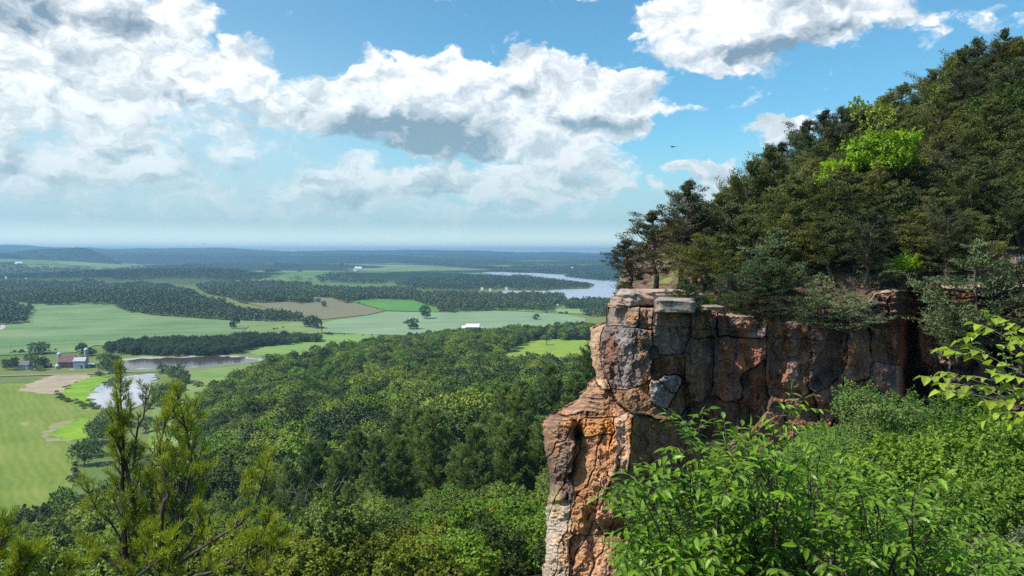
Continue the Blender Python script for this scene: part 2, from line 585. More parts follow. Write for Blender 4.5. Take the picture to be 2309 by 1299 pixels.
# low hills of the plain: x, y, radius along x, radius along y, height
MOUNDS = [(-380, 1750, 420, 260, 14), (-900, 1900, 500, 400, 18), (100, 1560, 330, 160, 7), (-1500, 3600, 900, 500, 40),
          (-500, 3900, 800, 400, 30), (500, 3300, 500, 260, 14), (-3600, 5200, 1500, 900, 90), (-5200, 8000, 1200, 900, 120),
          (900, 5600, 900, 500, 45), (300, 7600, 2500, 900, 60), (2500, 6500, 1600, 700, 60), (-1800, 6300, 1600, 700, 45)]


def height(x, y):
    x = np.asarray(x, float); y = np.asarray(y, float)
    shp = x.shape
    xf = x.ravel(); yf = y.ravel()
    out = np.zeros(xf.shape)
    near = (xf > -420) & (xf < 620) & (yf > -250) & (yf < 1600)
    if near.any():
        q = np.stack([xf[near], yf[near]], 1) / _S
        h = np.zeros(len(q))
        for i in range(0, len(q), 60000):
            qq = q[i:i + 60000]
            h[i:i + 60000] = _tps(((qq[:, None] - _xy[None]) ** 2).sum(-1)) @ _w[:_n] + _w[_n] + qq @ _w[_n + 1:]
        h = np.maximum(h, 0)
        h *= sstep(-360, -260, xf[near]) * sstep(1560, 1380, yf[near]) * sstep(615, 520, xf[near])
        h = h + np.where(h > 3, (fbm(xf[near] / 23, yf[near] / 23, 3, 5) - 0.5) * 4, 0) * sstep(3, 12, h)
        out[near] = np.maximum(h, 0)
    for (mx, my, rx, ry, hh) in MOUNDS:
        d = ((xf - mx) / rx) ** 2 + ((yf - my) / ry) ** 2
        out += hh * np.exp(-d * 1.6) * sstep(1150, 1500, yf) * (1 - lakew(xf, yf))
    far = sstep(1250, 2200, yf)
    out += far * (fbm(xf / 420 + 50, yf / 300 + 50, 3, 11) - 0.45) * 9 * (1 - lakew(xf, yf))
    return np.where(np.isfinite(out), out, 0).reshape(shp)


def lakew(x, y):
    """1 over the wide lake, so that it lies level"""
    return sstep(0, 300, x + 0.02 * y + 100) * sstep(2500, 2850, y) * sstep(5600, 5000, y)


def to_plan(poly, iters=3):
    """pixels of the photograph -> points on the terrain"""
    P = np.array(poly, float)
    z = np.zeros(len(P))
    for _ in range(iters):
        G = ground_at(P[:, 0], P[:, 1], z)
        z = height(G[:, 0], G[:, 1])
    G[:, 2] = z
    return G


# ground sheet: polar grid, dense where the camera looks
ang = np.concatenate([np.linspace(-180, -42, 40)[:-1], np.linspace(-42, 42, 360)[:-1], np.linspace(42, 180, 40)[:-1]])
rr_ = np.concatenate([[0.01], np.geomspace(4, 31000, 520)])
TH, RR = np.meshgrid(np.radians(ang), rr_)
X = RR * np.sin(TH); Y = RR * np.cos(TH)
Z = height(X, Y)
na, nr = len(ang), len(rr_)
i = np.arange(nr - 1)[:, None] * na; j = np.arange(na)[None]; j2 = (j + 1) % na
F = np.stack([i + j, i + na + j, i + na + j2, i + j2], -1).reshape(-1, 4)

gm, t = new_mat("ground_grass_and_crops")
g = t.n('ShaderNodeNewGeometry').outputs['Position']
sepg = t.n('ShaderNodeSeparateXYZ'); t.put(sepg.inputs[0], g)
pn = t.vm('MULTIPLY', g, (1, 1, 0))
big = t.noise(pn, 0.004, 4, 0.5)
fine = t.noise(pn, 0.35, 4, 0.7)
mid = t.noise(pn, 0.03, 3, 0.6)
# far plain: quilt of dark woods and pale crop fields
far1 = t.noise(t.vm('MULTIPLY', g, (0.00045, 0.0009, 0)), 1.0, 5, 0.55, 0.4)
vor = t.n('ShaderNodeTexVoronoi'); t.put(vor.inputs['Vector'], t.vm('MULTIPLY', g, (0.0018, 0.0011, 0))); t.put(vor.inputs['Scale'], 1.0)
fieldc = t.mix(t.ramp(big, 0.35, 0.65), (0.10, 0.16, 0.042, 1), (0.20, 0.22, 0.065, 1))
fieldc = t.mix(t.m('MULTIPLY', t.ramp(fine, 0.3, 0.7, 0, 1), 0.35), fieldc, (0.10, 0.15, 0.05, 1))
vs_ = t.n('ShaderNodeSeparateXYZ'); t.put(vs_.inputs[0], vor.outputs['Color'])
fieldf = t.mix(vs_.outputs[0], (0.10, 0.19, 0.06, 1), (0.22, 0.27, 0.11, 1))
woodm = t.ramp(far1, 0.47, 0.51)
farcol = t.mix(woodm, fieldf, (0.022, 0.045, 0.02, 1))
farm = t.ramp(sepg.outputs[1], 2600.0, 3600.0)
col = t.mix(farm, fieldc, farcol)
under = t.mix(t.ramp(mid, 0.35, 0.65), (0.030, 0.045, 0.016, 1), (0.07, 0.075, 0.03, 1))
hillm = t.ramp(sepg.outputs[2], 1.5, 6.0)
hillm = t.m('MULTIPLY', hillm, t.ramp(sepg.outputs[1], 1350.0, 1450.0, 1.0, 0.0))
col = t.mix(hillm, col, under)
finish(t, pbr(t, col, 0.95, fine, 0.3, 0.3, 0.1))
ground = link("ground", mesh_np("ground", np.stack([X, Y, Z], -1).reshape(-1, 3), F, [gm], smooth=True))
tag(ground, kind='structure')


def field_mat(name, c1, c2, stripe=None, scale=0.02, patch=None, ang=20.0, fine_amt=0.5, rows=5.0):
    m, t = new_mat(name)
    g = t.n('ShaderNodeNewGeometry').outputs['Position']
    rot = t.n('ShaderNodeVectorRotate', rotation_type='Z_AXIS'); t.put(rot.inputs['Vector'], g); rot.inputs['Angle'].default_value = rad(ang)
    st = t.noise(t.vm('MULTIPLY', rot.outputs[0], (0.9, 0.05, 0)), scale * 4, 4, 0.6)
    n1 = t.noise(g, scale, 5, 0.6)
    n2 = t.noise(g, 0.9, 4, 0.75)
    wv_ = t.n('ShaderNodeTexWave', wave_type='BANDS', bands_direction='X')
    t.put(wv_.inputs['Vector'], rot.outputs[0]); wv_.inputs['Scale'].default_value = 0.314 / rows; wv_.inputs['Distortion'].default_value = 9.0; wv_.inputs['Detail'].default_value = 2.0; wv_.inputs['Detail Scale'].default_value = 0.4
    f = t.m('ADD', t.m('MULTIPLY', t.m('SUBTRACT', n1, 0.5), 1.8), t.m('MULTIPLY', t.m('SUBTRACT', st, 0.5), 1.6))
    f = t.m('ADD', f, t.m('MULTIPLY', t.m('SUBTRACT', n2, 0.5), fine_amt))
    f = t.m('ADD', f, t.m('MULTIPLY', t.m('SUBTRACT', wv_.outputs['Fac'], 0.5), 0.26))
    f = t.m('ADD', f, 0.5, clamp=True)
    col = t.mix(f, c1, c2)
    if patch is not None:
        n3 = t.noise(t.vm('MULTIPLY', rot.outputs[0], (1.0, 0.35, 0)), scale * 3.1, 5, 0.65)
        col = t.mix(t.ramp(n3, 0.60, 0.72), col, patch)
    finish(t, pbr(t, col, 0.95, n2, 0.4, 0.15, 0.1))
    return m


def plan_poly_sheet(name, pts, mat, lift=0.15, water_z=None, spacing=None, jag=0.0):
    """a sheet with an exact outline draped over the terrain"""
    P = [(float(p[0]), float(p[1])) for p in pts]
    out = []
    rs = np.random.RandomState(len(name) + len(P))
    perim = 0
    for k in range(len(P)):
        a = np.array(P[k]); b = np.array(P[(k + 1) % len(P)])
        L = np.linalg.norm(b - a); D = max(60.0, np.linalg.norm((a + b) / 2))
        st = D * 0.006
        n = max(1, min(60, int(L / st)))
        for q in range(n):
            p = a + (b - a) * q / n
            if q and jag:
                p = p + rs.normal(size=2) * jag * min(st, 6) * 0.5
            out.append(Vector(p))
    nb = len(out)
    A = np.array([tuple(v) for v in out])
    lo = A.min(0); hi = A.max(0)
    if water_z is None:
        sp = spacing or max(2.5, np.linalg.norm((lo + hi) / 2) * 0.008)
        gx, gy = np.meshgrid(np.arange(lo[0], hi[0], sp), np.arange(lo[1], hi[1], sp * 2))
        gp = np.stack([gx.ravel(), gy.ravel()], 1)
        if len(gp) > 12000:
            gp = gp[rs.permutation(len(gp))[:12000]]
        gp = gp + rs.uniform(-.2, .2, gp.shape) * sp
        ins = in_poly(gp, A)
        out += [Vector(p) for p in gp[ins]]
    edges = [(k, (k + 1) % nb) for k in range(nb)]
    v2, e2, f2, *_ = delaunay_2d_cdt(out, edges, [], 1, 1e-4)
    v = np.array([tuple(q) for q in v2])
    if water_z is None:
        z = height(v[:, 0], v[:, 1]) + lift + np.hypot(v[:, 0], v[:, 1]) * 0.0004
    else:
        z = np.full(len(v), water_z)
    f2 = [f for f in f2 if len(f) == 3]
    fa = np.array(f2)
    # keep faces upward
    a, b, c = v[fa[:, 0]], v[fa[:, 1]], v[fa[:, 2]]
    cr = (b[:, 0] - a[:, 0]) * (c[:, 1] - a[:, 1]) - (b[:, 1] - a[:, 1]) * (c[:, 0] - a[:, 0])
    fa[cr < 0] = fa[cr < 0][:, ::-1]
    o = link(name, mesh_np(name, np.column_stack([v, z]), fa, [mat], smooth=True))
    return tag(o, kind='structure')


def in_poly(P, poly):
    poly = np.asarray(poly)[:, :2]
    x, y = P[:, 0], P[:, 1]
    c = np.zeros(len(P), bool)
    j = len(poly) - 1
    for i in range(len(poly)):
        xi, yi = poly[i]; xj, yj = poly[j]
        if yi != yj:
            c ^= ((yi > y) != (yj > y)) & (x < (xj - xi) * (y - yi) / (yj - yi) + xi)
        j = i
    return c


def sheet(name, pix, mat, **kw):
    return plan_poly_sheet(name, to_plan(pix)[:, :2], mat, **kw)


Za = lambda L: [(x / 3.247, 540 + y / 3.247) for x, y in L]        # enlargements used while measuring
Zb = lambda L: [(600 + x / 2.816, 540 + y / 2.816) for x, y in L]

pale = field_mat("pale_crop", (0.10, 0.19, 0.065, 1), (0.24, 0.31, 0.14, 1), scale=0.008, ang=70, fine_amt=0.4, rows=14)
sheet("field", [(-160, 800), (-40, 730), (10, 715), (40, 683), (75, 690), (130, 690), (190, 687), (265, 690), (270, 702), (345, 714), (520, 724), (690, 726),
                (560, 738), (520, 768), (420, 780), (215, 780), (170, 796), (-100, 806)], pale, lift=0.3)
sheet("field", [(522, 768), (562, 738), (692, 726), (722, 728), (726, 752), (620, 760)],
      field_mat("pale_hay", (0.16, 0.22, 0.075, 1), (0.25, 0.30, 0.11, 1), scale=0.02, ang=40, fine_amt=0.2), lift=0.3)
sheet("field", [(540, 690), (600, 683), (700, 672), (760, 675), (795, 690), (868, 705), (830, 712), (720, 722), (660, 716), (600, 703)],
      field_mat("brown_field", (0.20, 0.16, 0.11, 1), (0.20, 0.21, 0.10, 1), scale=0.01, ang=75, fine_amt=0.3), lift=0.3)
sheet("field", [(783, 683), (850, 677), (925, 676), (950, 684), (995, 702), (985, 706), (872, 705), (805, 691)],
      field_mat("green_field", (0.075, 0.20, 0.04, 1), (0.12, 0.27, 0.06, 1), scale=0.006, ang=60, fine_amt=0.15), lift=0.3)
sheet("field", [(835, 713), (872, 707), (1000, 707), (1060, 704), (1120, 702), (1200, 704), (1270, 712), (1320, 720), (1320, 742), (1150, 752), (1000, 757), (890, 757), (728, 751), (725, 729), (760, 722)],
      field_mat("corn_field", (0.17, 0.25, 0.13, 1), (0.27, 0.35, 0.20, 1), scale=0.008, ang=80, fine_amt=0.3, rows=16), lift=0.3)
sheet("field", [(582, 803), (560, 797), (600, 782), (640, 776), (726, 755), (830, 754), (860, 757), (900, 780), (760, 800), (700, 800), (640, 806)],
      field_mat("bright_hay", (0.15, 0.26, 0.06, 1), (0.24, 0.34, 0.09, 1), scale=0.02, ang=50, fine_amt=0.2), lift=0.22)
sheet("field", [(1100, 690), (1200, 689), (1260, 698), (1310, 700), (1400, 700), (1400, 712), (1275, 711), (1200, 703), (1120, 700)],
      field_mat("lake_side_hay", (0.19, 0.30, 0.09, 1), (0.25, 0.36, 0.12, 1), scale=0.01, ang=10, fine_amt=0.2), lift=0.3)
lawn = field_mat("left_hay_field", (0.125, 0.20, 0.03, 1), (0.24, 0.27, 0.06, 1), scale=0.02, patch=(0.36, 0.33, 0.18, 1), ang=-35, fine_amt=0.7)
sheet("field", [(-260, 862), (60, 866), (120, 890), (150, 902), (215, 918), (242, 926), (205, 950), (190, 985), (175, 1040), (163, 1100), (150, 1140), (110, 1210), (0, 1290), (-300, 1290)], lawn, lift=0.10)
sheet("bare_patch", [(40, 884), (75, 862), (101, 852), (139, 845), (197, 844), (203, 851), (176, 860), (154, 869), (138, 882), (120, 890)],
      field_mat("bare_tan_earth", (0.30, 0.24, 0.15, 1), (0.46, 0.37, 0.26, 1), scale=0.06, patch=(0.62, 0.5, 0.38, 1), ang=70), lift=0.20, jag=1)
marsh = field_mat("marsh_grass", (0.12, 0.24, 0.03, 1), (0.29, 0.42, 0.035, 1), scale=0.06, ang=30, fine_amt=1.0)
sheet("marsh", [(124, 892), (160, 870), (200, 852), (238, 848), (250, 853), (224, 869), (206, 888), (193, 897), (208, 912), (225, 922), (180, 912), (150, 903)], marsh, lift=0.16, jag=1)
sheet("meadow", [(110, 980), (118, 990), (150, 993), (200, 990), (215, 950), (180, 944), (140, 964)], marsh, lift=0.24, jag=1)
sheet("bare_patch", [(92, 978), (104, 996), (160, 1000), (150, 993), (118, 990), (110, 980), (140, 964), (178, 945), (150, 950), (110, 962)],
      field_mat("mown_ring", (0.26, 0.25, 0.13, 1), (0.33, 0.29, 0.16, 1), scale=0.1, ang=30), lift=0.2, jag=1)
sheet("meadow", [(425, 833), (500, 828), (600, 818), (640, 812), (560, 840), (520, 860), (450, 905), (440, 1010), (330, 1010), (345, 925), (420, 880)],
      field_mat("valley_meadow", (0.13, 0.23, 0.05, 1), (0.25, 0.30, 0.10, 1), scale=0.03, ang=15, fine_amt=0.6), lift=0.12)
sheet("meadow", [(1130, 800), (1160, 786), (1200, 768), (1240, 766), (1340, 770), (1350, 800), (1330, 830), (1280, 848), (1180, 850), (1140, 830)],
      field_mat("hill_meadow", (0.17, 0.27, 0.035, 1), (0.30, 0.38, 0.06, 1), scale=0.05, ang=15, fine_amt=0.9), lift=0.25)
sheet("marsh", [(255, 818), (300, 806), (430, 800), (500, 798), (580, 801), (600, 812), (560, 822), (430, 838), (300, 842), (262, 842)],
      field_mat("pond_bank_grass", (0.13, 0.18, 0.07, 1), (0.24, 0.27, 0.14, 1), scale=0.06, ang=80), lift=0.14, jag=1)

# water
wm, t = new_mat("water")
g = t.n('ShaderNodeNewGeometry').outputs['Position']
nz = t.noise(t.vm('MULTIPLY', g, (1, 1.0, 0)), 0.25, 4, 0.6)
finish(t, pbr(t, (0.62, 0.62, 0.64, 1), 0.04, nz, 0.02, 0.2, 1.0, metal=0.9))
wb, t = new_mat("bank_mirror_water")  # the bank's reflection is painted in as a brown base colour
g = t.n('ShaderNodeNewGeometry').outputs['Position']
nz = t.noise(g, 0.3, 4, 0.6)
finish(t, pbr(t, (0.075, 0.058, 0.055, 1), 0.12, nz, 0.04, 0.2, 0.25))
lm, t = new_mat("lake_water")
g = t.n('ShaderNodeNewGeometry').outputs['Position']
nz = t.noise(t.vm('MULTIPLY', g, (1, 1.0, 0)), 0.08, 4, 0.6)
finish(t, pbr(t, (0.78, 0.77, 0.82, 1), 0.22, nz, 0.10, 0.5, 1.0, metal=0.75))
sheet("pond_margin", [(266, 817), (276, 811.5), (308, 807.5), (354, 805.5), (431, 803.5), (493, 801), (558, 805), (590, 812), (586, 817), (560, 816), (493, 822), (425, 828), (354, 832), (283, 834)],
      field_mat("pale_pond_margin", (0.42, 0.44, 0.36, 1), (0.30, 0.34, 0.22, 1), scale=0.2), water_z=0.55, jag=1.4)
sheet("pond_water", [(276, 815), (308, 811), (354, 809), (431, 807), (493, 804), (554, 808), (583, 813), (570, 817), (493, 823), (425, 829), (354, 832), (283, 833), (271, 823)], wb, water_z=0.62, jag=1.4)
sheet("pond_water", [(249, 853), (292, 848), (335, 843), (351, 845), (352, 853), (341, 866), (338, 888), (337, 908), (302, 921), (277, 923), (240, 923), (222, 920), (206, 909), (189, 899), (209, 885), (228, 866)], wm, water_z=0.42, jag=1.4)
sheet("lake_water", Zb([(1345, 196), (1420, 200), (1500, 208), (1580, 213), (1720, 216), (1800, 222), (1890, 228), (1900, 236), (2000, 250), (2110, 262), (2260, 266), (2500, 280),
                        (2500, 400), (2180, 400), (1960, 400), (1900, 372), (1880, 350), (1800, 345), (1640, 350), (1490, 345), (1500, 332), (1560, 328), (1750, 330), (1900, 321), (2050, 317),
                        (2085, 300), (2085, 288), (2040, 276), (1900, 264), (1750, 248), (1640, 236), (1500, 232), (1430, 222), (1370, 208)]), lm, water_z=2.2)

# gravel road past the ponds
road_px = [(-120, 858), (0, 849), (100, 846), (200, 844), (285, 840), (355, 836), (430, 831), (525, 823), (585, 815), (650, 809), (706, 803), (760, 796)]
rp = to_plan(road_px)
cen = []
for k in range(len(rp) - 1):
    for q in range(8):
        cen.append(rp[k] + (rp[k + 1] - rp[k]) * q / 8)
cen = np.array(cen)
tg = np.gradient(cen, axis=0); nrm = np.stack([-tg[:, 1], tg[:, 0]], -1); nrm /= np.linalg.norm(nrm, axis=1)[:, None]
for nm, wd, lf, cc in (("road_verge", 9.0, 0.30, ((0.16, 0.22, 0.08, 1), (0.24, 0.26, 0.12, 1))), ("road", 4.6, 0.42, ((0.24, 0.225, 0.19, 1), (0.34, 0.31, 0.26, 1)))):
    Lf = cen[:, :2] + nrm * wd / 2; Rt = cen[:, :2] - nrm * wd / 2
    Vv = np.concatenate([Lf, Rt]); zz = height(Vv[:, 0], Vv[:, 1]) + lf + 0.3
    k = len(cen); i = np.arange(k - 1)
    Fq = np.stack([i, i + k, i + k + 1, i + 1], -1)
    tag(link(nm, mesh_np(nm, np.column_stack([Vv, zz]), Fq, [field_mat(nm + "_surface", *cc, scale=0.15)], smooth=True)), kind='structure')
rp2 = to_plan([(-80, 760), (-20, 750), (2, 744), (8, 738), (0, 732), (-30, 727)])
cen = np.array([rp2[k] + (rp2[k + 1] - rp2[k]) * q / 8 for k in range(len(rp2) - 1) for q in range(8)])
tg = np.gradient(cen, axis=0); nrm = np.stack([-tg[:, 1], tg[:, 0]], -1); nrm /= np.linalg.norm(nrm, axis=1)[:, None]
Vv = np.concatenate([cen[:, :2] + nrm * 3.5, cen[:, :2] - nrm * 3.5]); zz = height(Vv[:, 0], Vv[:, 1]) + 1.2
k = len(cen); i = np.arange(k - 1)
tag(link("road", mesh_np("road", np.column_stack([Vv, zz]), np.stack([i, i + k, i + k + 1, i + 1], -1), [field_mat("pale_road", (0.4, 0.36, 0.3, 1), (0.5, 0.46, 0.4, 1), scale=0.1)], smooth=True)), kind='structure')

# far hills: ridges of the horizon, built where they stand
hm, t = new_mat("far_hill_woods")
g = t.n('ShaderNodeNewGeometry').outputs['Position']
n1 = t.noise(g, 0.0012, 5, 0.6); n2 = t.noise(g, 0.02, 4, 0.7)
hc = t.mix(t.ramp(n1, 0.64, 0.68), t.mix(t.ramp(n2, 0.3, 0.7), (0.010, 0.020, 0.010, 1), (0.026, 0.045, 0.018, 1)), (0.10, 0.15, 0.06, 1))  # woods darkened to paint the clouds' shadow onto the hills
finish(t, pbr(t, hc, 0.95, n2, 0.6, 14.0, 0.1))


def ridge(name, pts, D, depth, seed, base=0.0):
    """pts: skyline pixels at distance D; a rounded ridge with fbm relief"""
    P = np.array(pts, float)
    xs = np.linspace(P[0, 0], P[-1, 0], 500)
    ys = np.interp(xs, P[:, 0], P[:, 1])
    ys = ys - 1.5 + (fbm(xs / 170 + seed * 5, xs * 0 + seed, 4, seed + 3, 0.5) - 0.5) * (9 if D > 9000 else 2)
    top = at(xs, ys, D)
    V = np.linspace(-1, 1, 41)
    Xg = top[:, 0][:, None] * (1 + V[None] * depth / D)
    Yg = D + V[None] * depth + 0 * Xg
    prof = (1 - np.abs(V) ** 1.5)
    hz_ = top[:, 2][:, None] - base
    rel = (fbm(Xg / (D * 0.03), Yg / (D * 0.03), 5, seed, 0.55) - 0.5)
    Zg = base - 8 + (hz_ + 8) * prof[None] * (1 + rel * 0.55 * (1 - np.exp(-((np.abs(V) / 0.25) ** 2)))[None]) + rel * D * 0.0012 * np.minimum(prof[None] * 3, 1)
    n, m = Xg.shape
    i = np.arange(n - 1)[:, None] * m; j = np.arange(m - 1)[None]
    F = np.stack([i + j, i + m + j, i + m + j + 1, i + j + 1], -1).reshape(-1, 4)
    return tag(link(name, mesh_np(name, np.stack([Xg, Yg, Zg], -1).reshape(-1, 3), F, [hm], smooth=True)), kind='structure')


ridge("hills", [(-900, 556), (-300, 553), (0, 555), (40, 554), (90, 557), (200, 559), (250, 563), (330, 560), (400, 561), (520, 564), (640, 567), (700, 566), (780, 566), (920, 566), (1100, 569), (1200, 572), (1300, 571), (1450, 573), (2000, 570), (3200, 566)], 15000, 2400, 3)
ridge("hills", [(-900, 566), (-200, 563), (100, 565), (300, 569), (480, 570), (620, 573), (760, 574), (900, 576), (1050, 575), (1200, 578), (1450, 577), (2300, 574)], 11800, 1700, 4)
ridge("hills", [(-900, 574), (-100, 572), (250, 576), (420, 578), (700, 579), (850, 577), (1000, 582), (1200, 586), (1320, 590), (1500, 588)], 9300, 1000, 6)
ridge("hills", [(-60, 592), (0, 572), (30, 571), (60, 566), (90, 563), (140, 562), (186, 560), (205, 564), (225, 573), (245, 582), (275, 592)], 7700, 420, 7)
ridge("hills", [(-500, 575), (-200, 572), (0, 574), (20, 575), (45, 580), (70, 590), (85, 600)], 6000, 450, 8)

# ------------------------------------------------------------------ plants: shared shapes
def lump_cloud(rs, n_l, R, H, z0, lump, flat=0.8, shape=1.0):
    """lump centres spread through an uneven crown"""
    out = []
    for k in range(n_l):
        for _ in range(50):
            d = rand_dirs(rs, 1)[0]
            r = rs.uniform(0.35, 1.0) ** 0.5
            c = np.array([d[0] * R * r, d[1] * R * r, z0 + H / 2 + d[2] * H / 2 * r])
            if d[2] < -0.6 and rs.rand() < 0.6:
                continue
            if all(np.linalg.norm((c - q[0]) * [1, 1, 1.2]) > lump * 0.55 for q in out) or _ == 49:
                break
        out.append((c, lump * rs.uniform(0.65, 1.25)))
    return out


def crown_np(rs, lumps, n, L, Wd, flat=0.75, up=0.35, jitter=0.55, fold=0.25):
    up = up + 0.45
    cs = np.array([c for c, r in lumps]); r = np.array([q for c, q in lumps])
    w = r ** 2 / (r ** 2).sum()
    idx = rs.choice(len(r), n, p=w)
    d = rand_dirs(rs, n)
    d[:, 2] = np.where(d[:, 2] < -0.35, -d[:, 2] * 0.6, d[:, 2])
    d /= np.linalg.norm(d, axis=1)[:, None]
    rad_ = r[idx] * rs.uniform(0.72, 1.12, n) ** 0.8
    P = cs[idx] + d * rad_[:, None] * [1, 1, flat]
    # sprigs: about half of the leaves gather on shoots that stand out of the lumps
    ns = max(12, n // 42)
    si = rs.choice(len(r), ns, p=w)
    sd = rand_dirs(rs, ns); sd[:, 2] = np.abs(sd[:, 2]) * 0.9 + 0.05 * rs.normal(size=ns); sd /= np.linalg.norm(sd, axis=1)[:, None]
    sc0 = cs[si] + sd * (r[si] * rs.uniform(0.7, 1.0, ns))[:, None] * [1, 1, flat]
    sdir = sd * 0.8 + rand_dirs(rs, ns) * 0.45 + [0, 0, 0.35]; sdir /= np.linalg.norm(sdir, axis=1)[:, None]
    sln = r[si] * rs.uniform(0.25, 0.75, ns)
    on = np.nonzero(rs.rand(n) < 0.62)[0]
    k_ = rs.randint(0, ns, len(on))
    u_ = rs.rand(len(on)) ** 0.7
    rr0 = sln[k_] * 0.38 * (1.1 - u_)
    P[on] = sc0[k_] + sdir[k_] * (u_ * sln[k_])[:, None] + rand_dirs(rs, len(on)) * rr0[:, None]
    d[on] = sdir[k_] * 0.4 + rand_dirs(rs, len(on)) * 0.7 + [0, 0, 0.3]
    idx[on] = si[k_]
    # drop leaves buried deep in another lump
    keep = np.ones(n, bool)
    for k in range(len(r)):
        q = (P - cs[k]) / (r[k] * np.array([1, 1, flat]))
        keep &= ~(((q ** 2).sum(1) < 0.42) & (idx != k))
    P = P[keep]; d = d[keep]; m = len(P)
    N = d + rs.normal(size=(m, 3)) * jitter + [0, 0, up]
    N /= np.linalg.norm(N, axis=1)[:, None]
    T = np.cross(N, rand_dirs(rs, m))
    T[:, 2] -= 0.25
    sc = rs.uniform(0.7, 1.3, m)
    return leaf_quads(P, T, N, L * sc, Wd * sc, fold)


def limbs_np(rs, base_r, H, lumps, n=6, trunk_top=0.75, bend=0.04):
    zs = np.linspace(0, H * trunk_top, 7)
    off = np.cumsum(rs.normal(size=(7, 2)) * bend * H / 7, axis=0); off[0] = 0
    tr = np.column_stack([off, zs]); rr = base_r * np.linspace(1, 0.3, 7) ** 0.9
    rr[0] *= 1.35
    lst = [(tr, rr)]
    for c, r in lumps:
        k = int(np.clip(np.searchsorted(zs, c[2] * 0.55), 1, 5))
        a = tr[k]
        m1 = a * 0.5 + c * 0.5; m1[2] -= 0.06 * H * rs.rand()
        lst.append((np.array([a, a * 0.75 + m1 * 0.25 + rs.normal(size=3) * .02 * H, m1 + rs.normal(size=3) * 0.02 * H, c]), base_r * np.array([0.38, 0.3, 0.2, 0.06])))
    return tubes(lst, n)


def join(parts):
    """[(V,F,mat)] -> V,F,mat_idx"""
    Vs, Fs, Ms, o = [], [], [], 0
    for V, F, m in parts:
        Vs.append(V); Fs.append(F + o); Ms.append(np.full(len(F), m)); o += len(V)
    return np.concatenate(Vs), np.concatenate(Fs), np.concatenate(Ms)


def broadleaf(seed, R, H, z0, n_l, lump, n, L, leafm, bark, base_r=0.2, **kw):
    """returns (trunk mesh, crown mesh)"""
    rs = np.random.RandomState(seed)
    lumps = lump_cloud(rs, n_l, R - lump * 0.6, H, z0, lump)
    V, F = crown_np(rs, lumps, n, L, L * 0.62, **kw)
    tv, tf = limbs_np(rs, base_r, z0 + H, lumps)
    return mesh_np("trunk", tv, tf, [bark], smooth=True), mesh_np("crown", V, F, [leafm])


def cedar_np(rs, H, R, n_b, per, lean=0.12, L=0.20, Wd=0.055, bare=0.18, openness=0.5, droop=0.0):
    """red cedar: ascending limbs that carry ragged sprays of foliage"""
    zs = np.linspace(0, H, 9)
    off = np.cumsum(rs.normal(size=(9, 2)) * 0.022 * H, axis=0) + np.column_stack([np.linspace(0, lean * H, 9) ** 1.0, np.zeros(9)])
    off -= off[0]
    tr = np.column_stack([off, zs]); rr = 0.045 * H ** 0.8 * np.linspace(1, 0.12, 9)
    lst = [(tr, rr)]
    Cs = []; Ds = []; Rs = []
    for k in range(n_b):
        f = bare + (1 - bare) * ((k + rs.rand()) / n_b)
        z = f * H
        a = np.array([np.interp(z, zs, tr[:, 0]), np.interp(z, zs, tr[:, 1]), z])
        azm = rs.uniform(0, 2 * math.pi)
        fr = np.clip((f - bare) / (1 - bare), 0, 1)
        prof = min(math.sin(fr * 2.2 + 0.6) ** 0.9, (1 - fr) * 1.55 + 0.10)
        ln = R * max(0.12, prof) * rs.uniform(0.55, 1.2)
        rise = rs.uniform(0.15, 0.75) - droop
        d = np.array([math.cos(azm), math.sin(azm), rise]); d[0] += lean * 1.2; d /= np.linalg.norm(d)
        p1 = a + d * ln * 0.5 + [0, 0, -0.06 * ln]
        p2 = a + d * ln + [0, 0, 0.12 * ln]
        lst.append((np.array([a, p1, p2]), np.array([0.035, 0.022, 0.008]) * (0.5 + ln / R)))
        ns = max(2, int(ln / R * 6))
        for q in range(ns):
            u = 0.35 + 0.7 * (q + rs.rand()) / ns
            c = a * (1 - u) + p2 * u + rs.normal(size=3) * [0.16, 0.16, 0.10] * ln * (0.6 + openness)
            Cs.append(c); dd = d + rs.normal(size=3) * 0.35 + [0.15, 0, 0.35]; Ds.append(dd / np.linalg.norm(dd)); Rs.append(rs.uniform(0.22, 0.42) * (0.6 + 0.25 * ln))
    Cs.append(tr[-1]); Ds.append(np.array([lean, 0, 1.0])); Rs.append(0.35)
    Cs = np.array(Cs); Ds = np.array(Ds); Rs = np.array(Rs)
    m = len(Cs) * per
    idx = np.repeat(np.arange(len(Cs)), per)
    loc = rand_dirs(rs, m) * (rs.rand(m, 1) ** 0.45)
    # elongate every spray along its own direction
    ax = (loc * Ds[idx]).sum(1)[:, None]
    P = Cs[idx] + (loc + Ds[idx] * ax * 0.9) * Rs[idx][:, None] * [1, 1, 0.5]
    T = Ds[idx] * 0.9 + rand_dirs(rs, m) * 0.75 + [0, 0, 0.1]
    N = loc * 0.7 + rand_dirs(rs, m) * 0.35 + [-0.25, -0.15, 0.95]
    sc = rs.uniform(0.6, 1.35, m)
    V, F = leaf_quads(P, T, N, L * sc, Wd * sc, 0.3)
    tv, tf = tubes(lst, 5)
    return (tv, tf), (V, F)


def cedar(seed, H, R, n_b, per, leafm, bark=None, **kw):
    rs = np.random.RandomState(seed)
    (tv, tf), (V, F) = cedar_np(rs, H, R, n_b, per, **kw)
    return mesh_np("trunk", tv, tf, [bark or M['bark_cedar']], smooth=True), mesh_np("crown", V, F, [leafm])


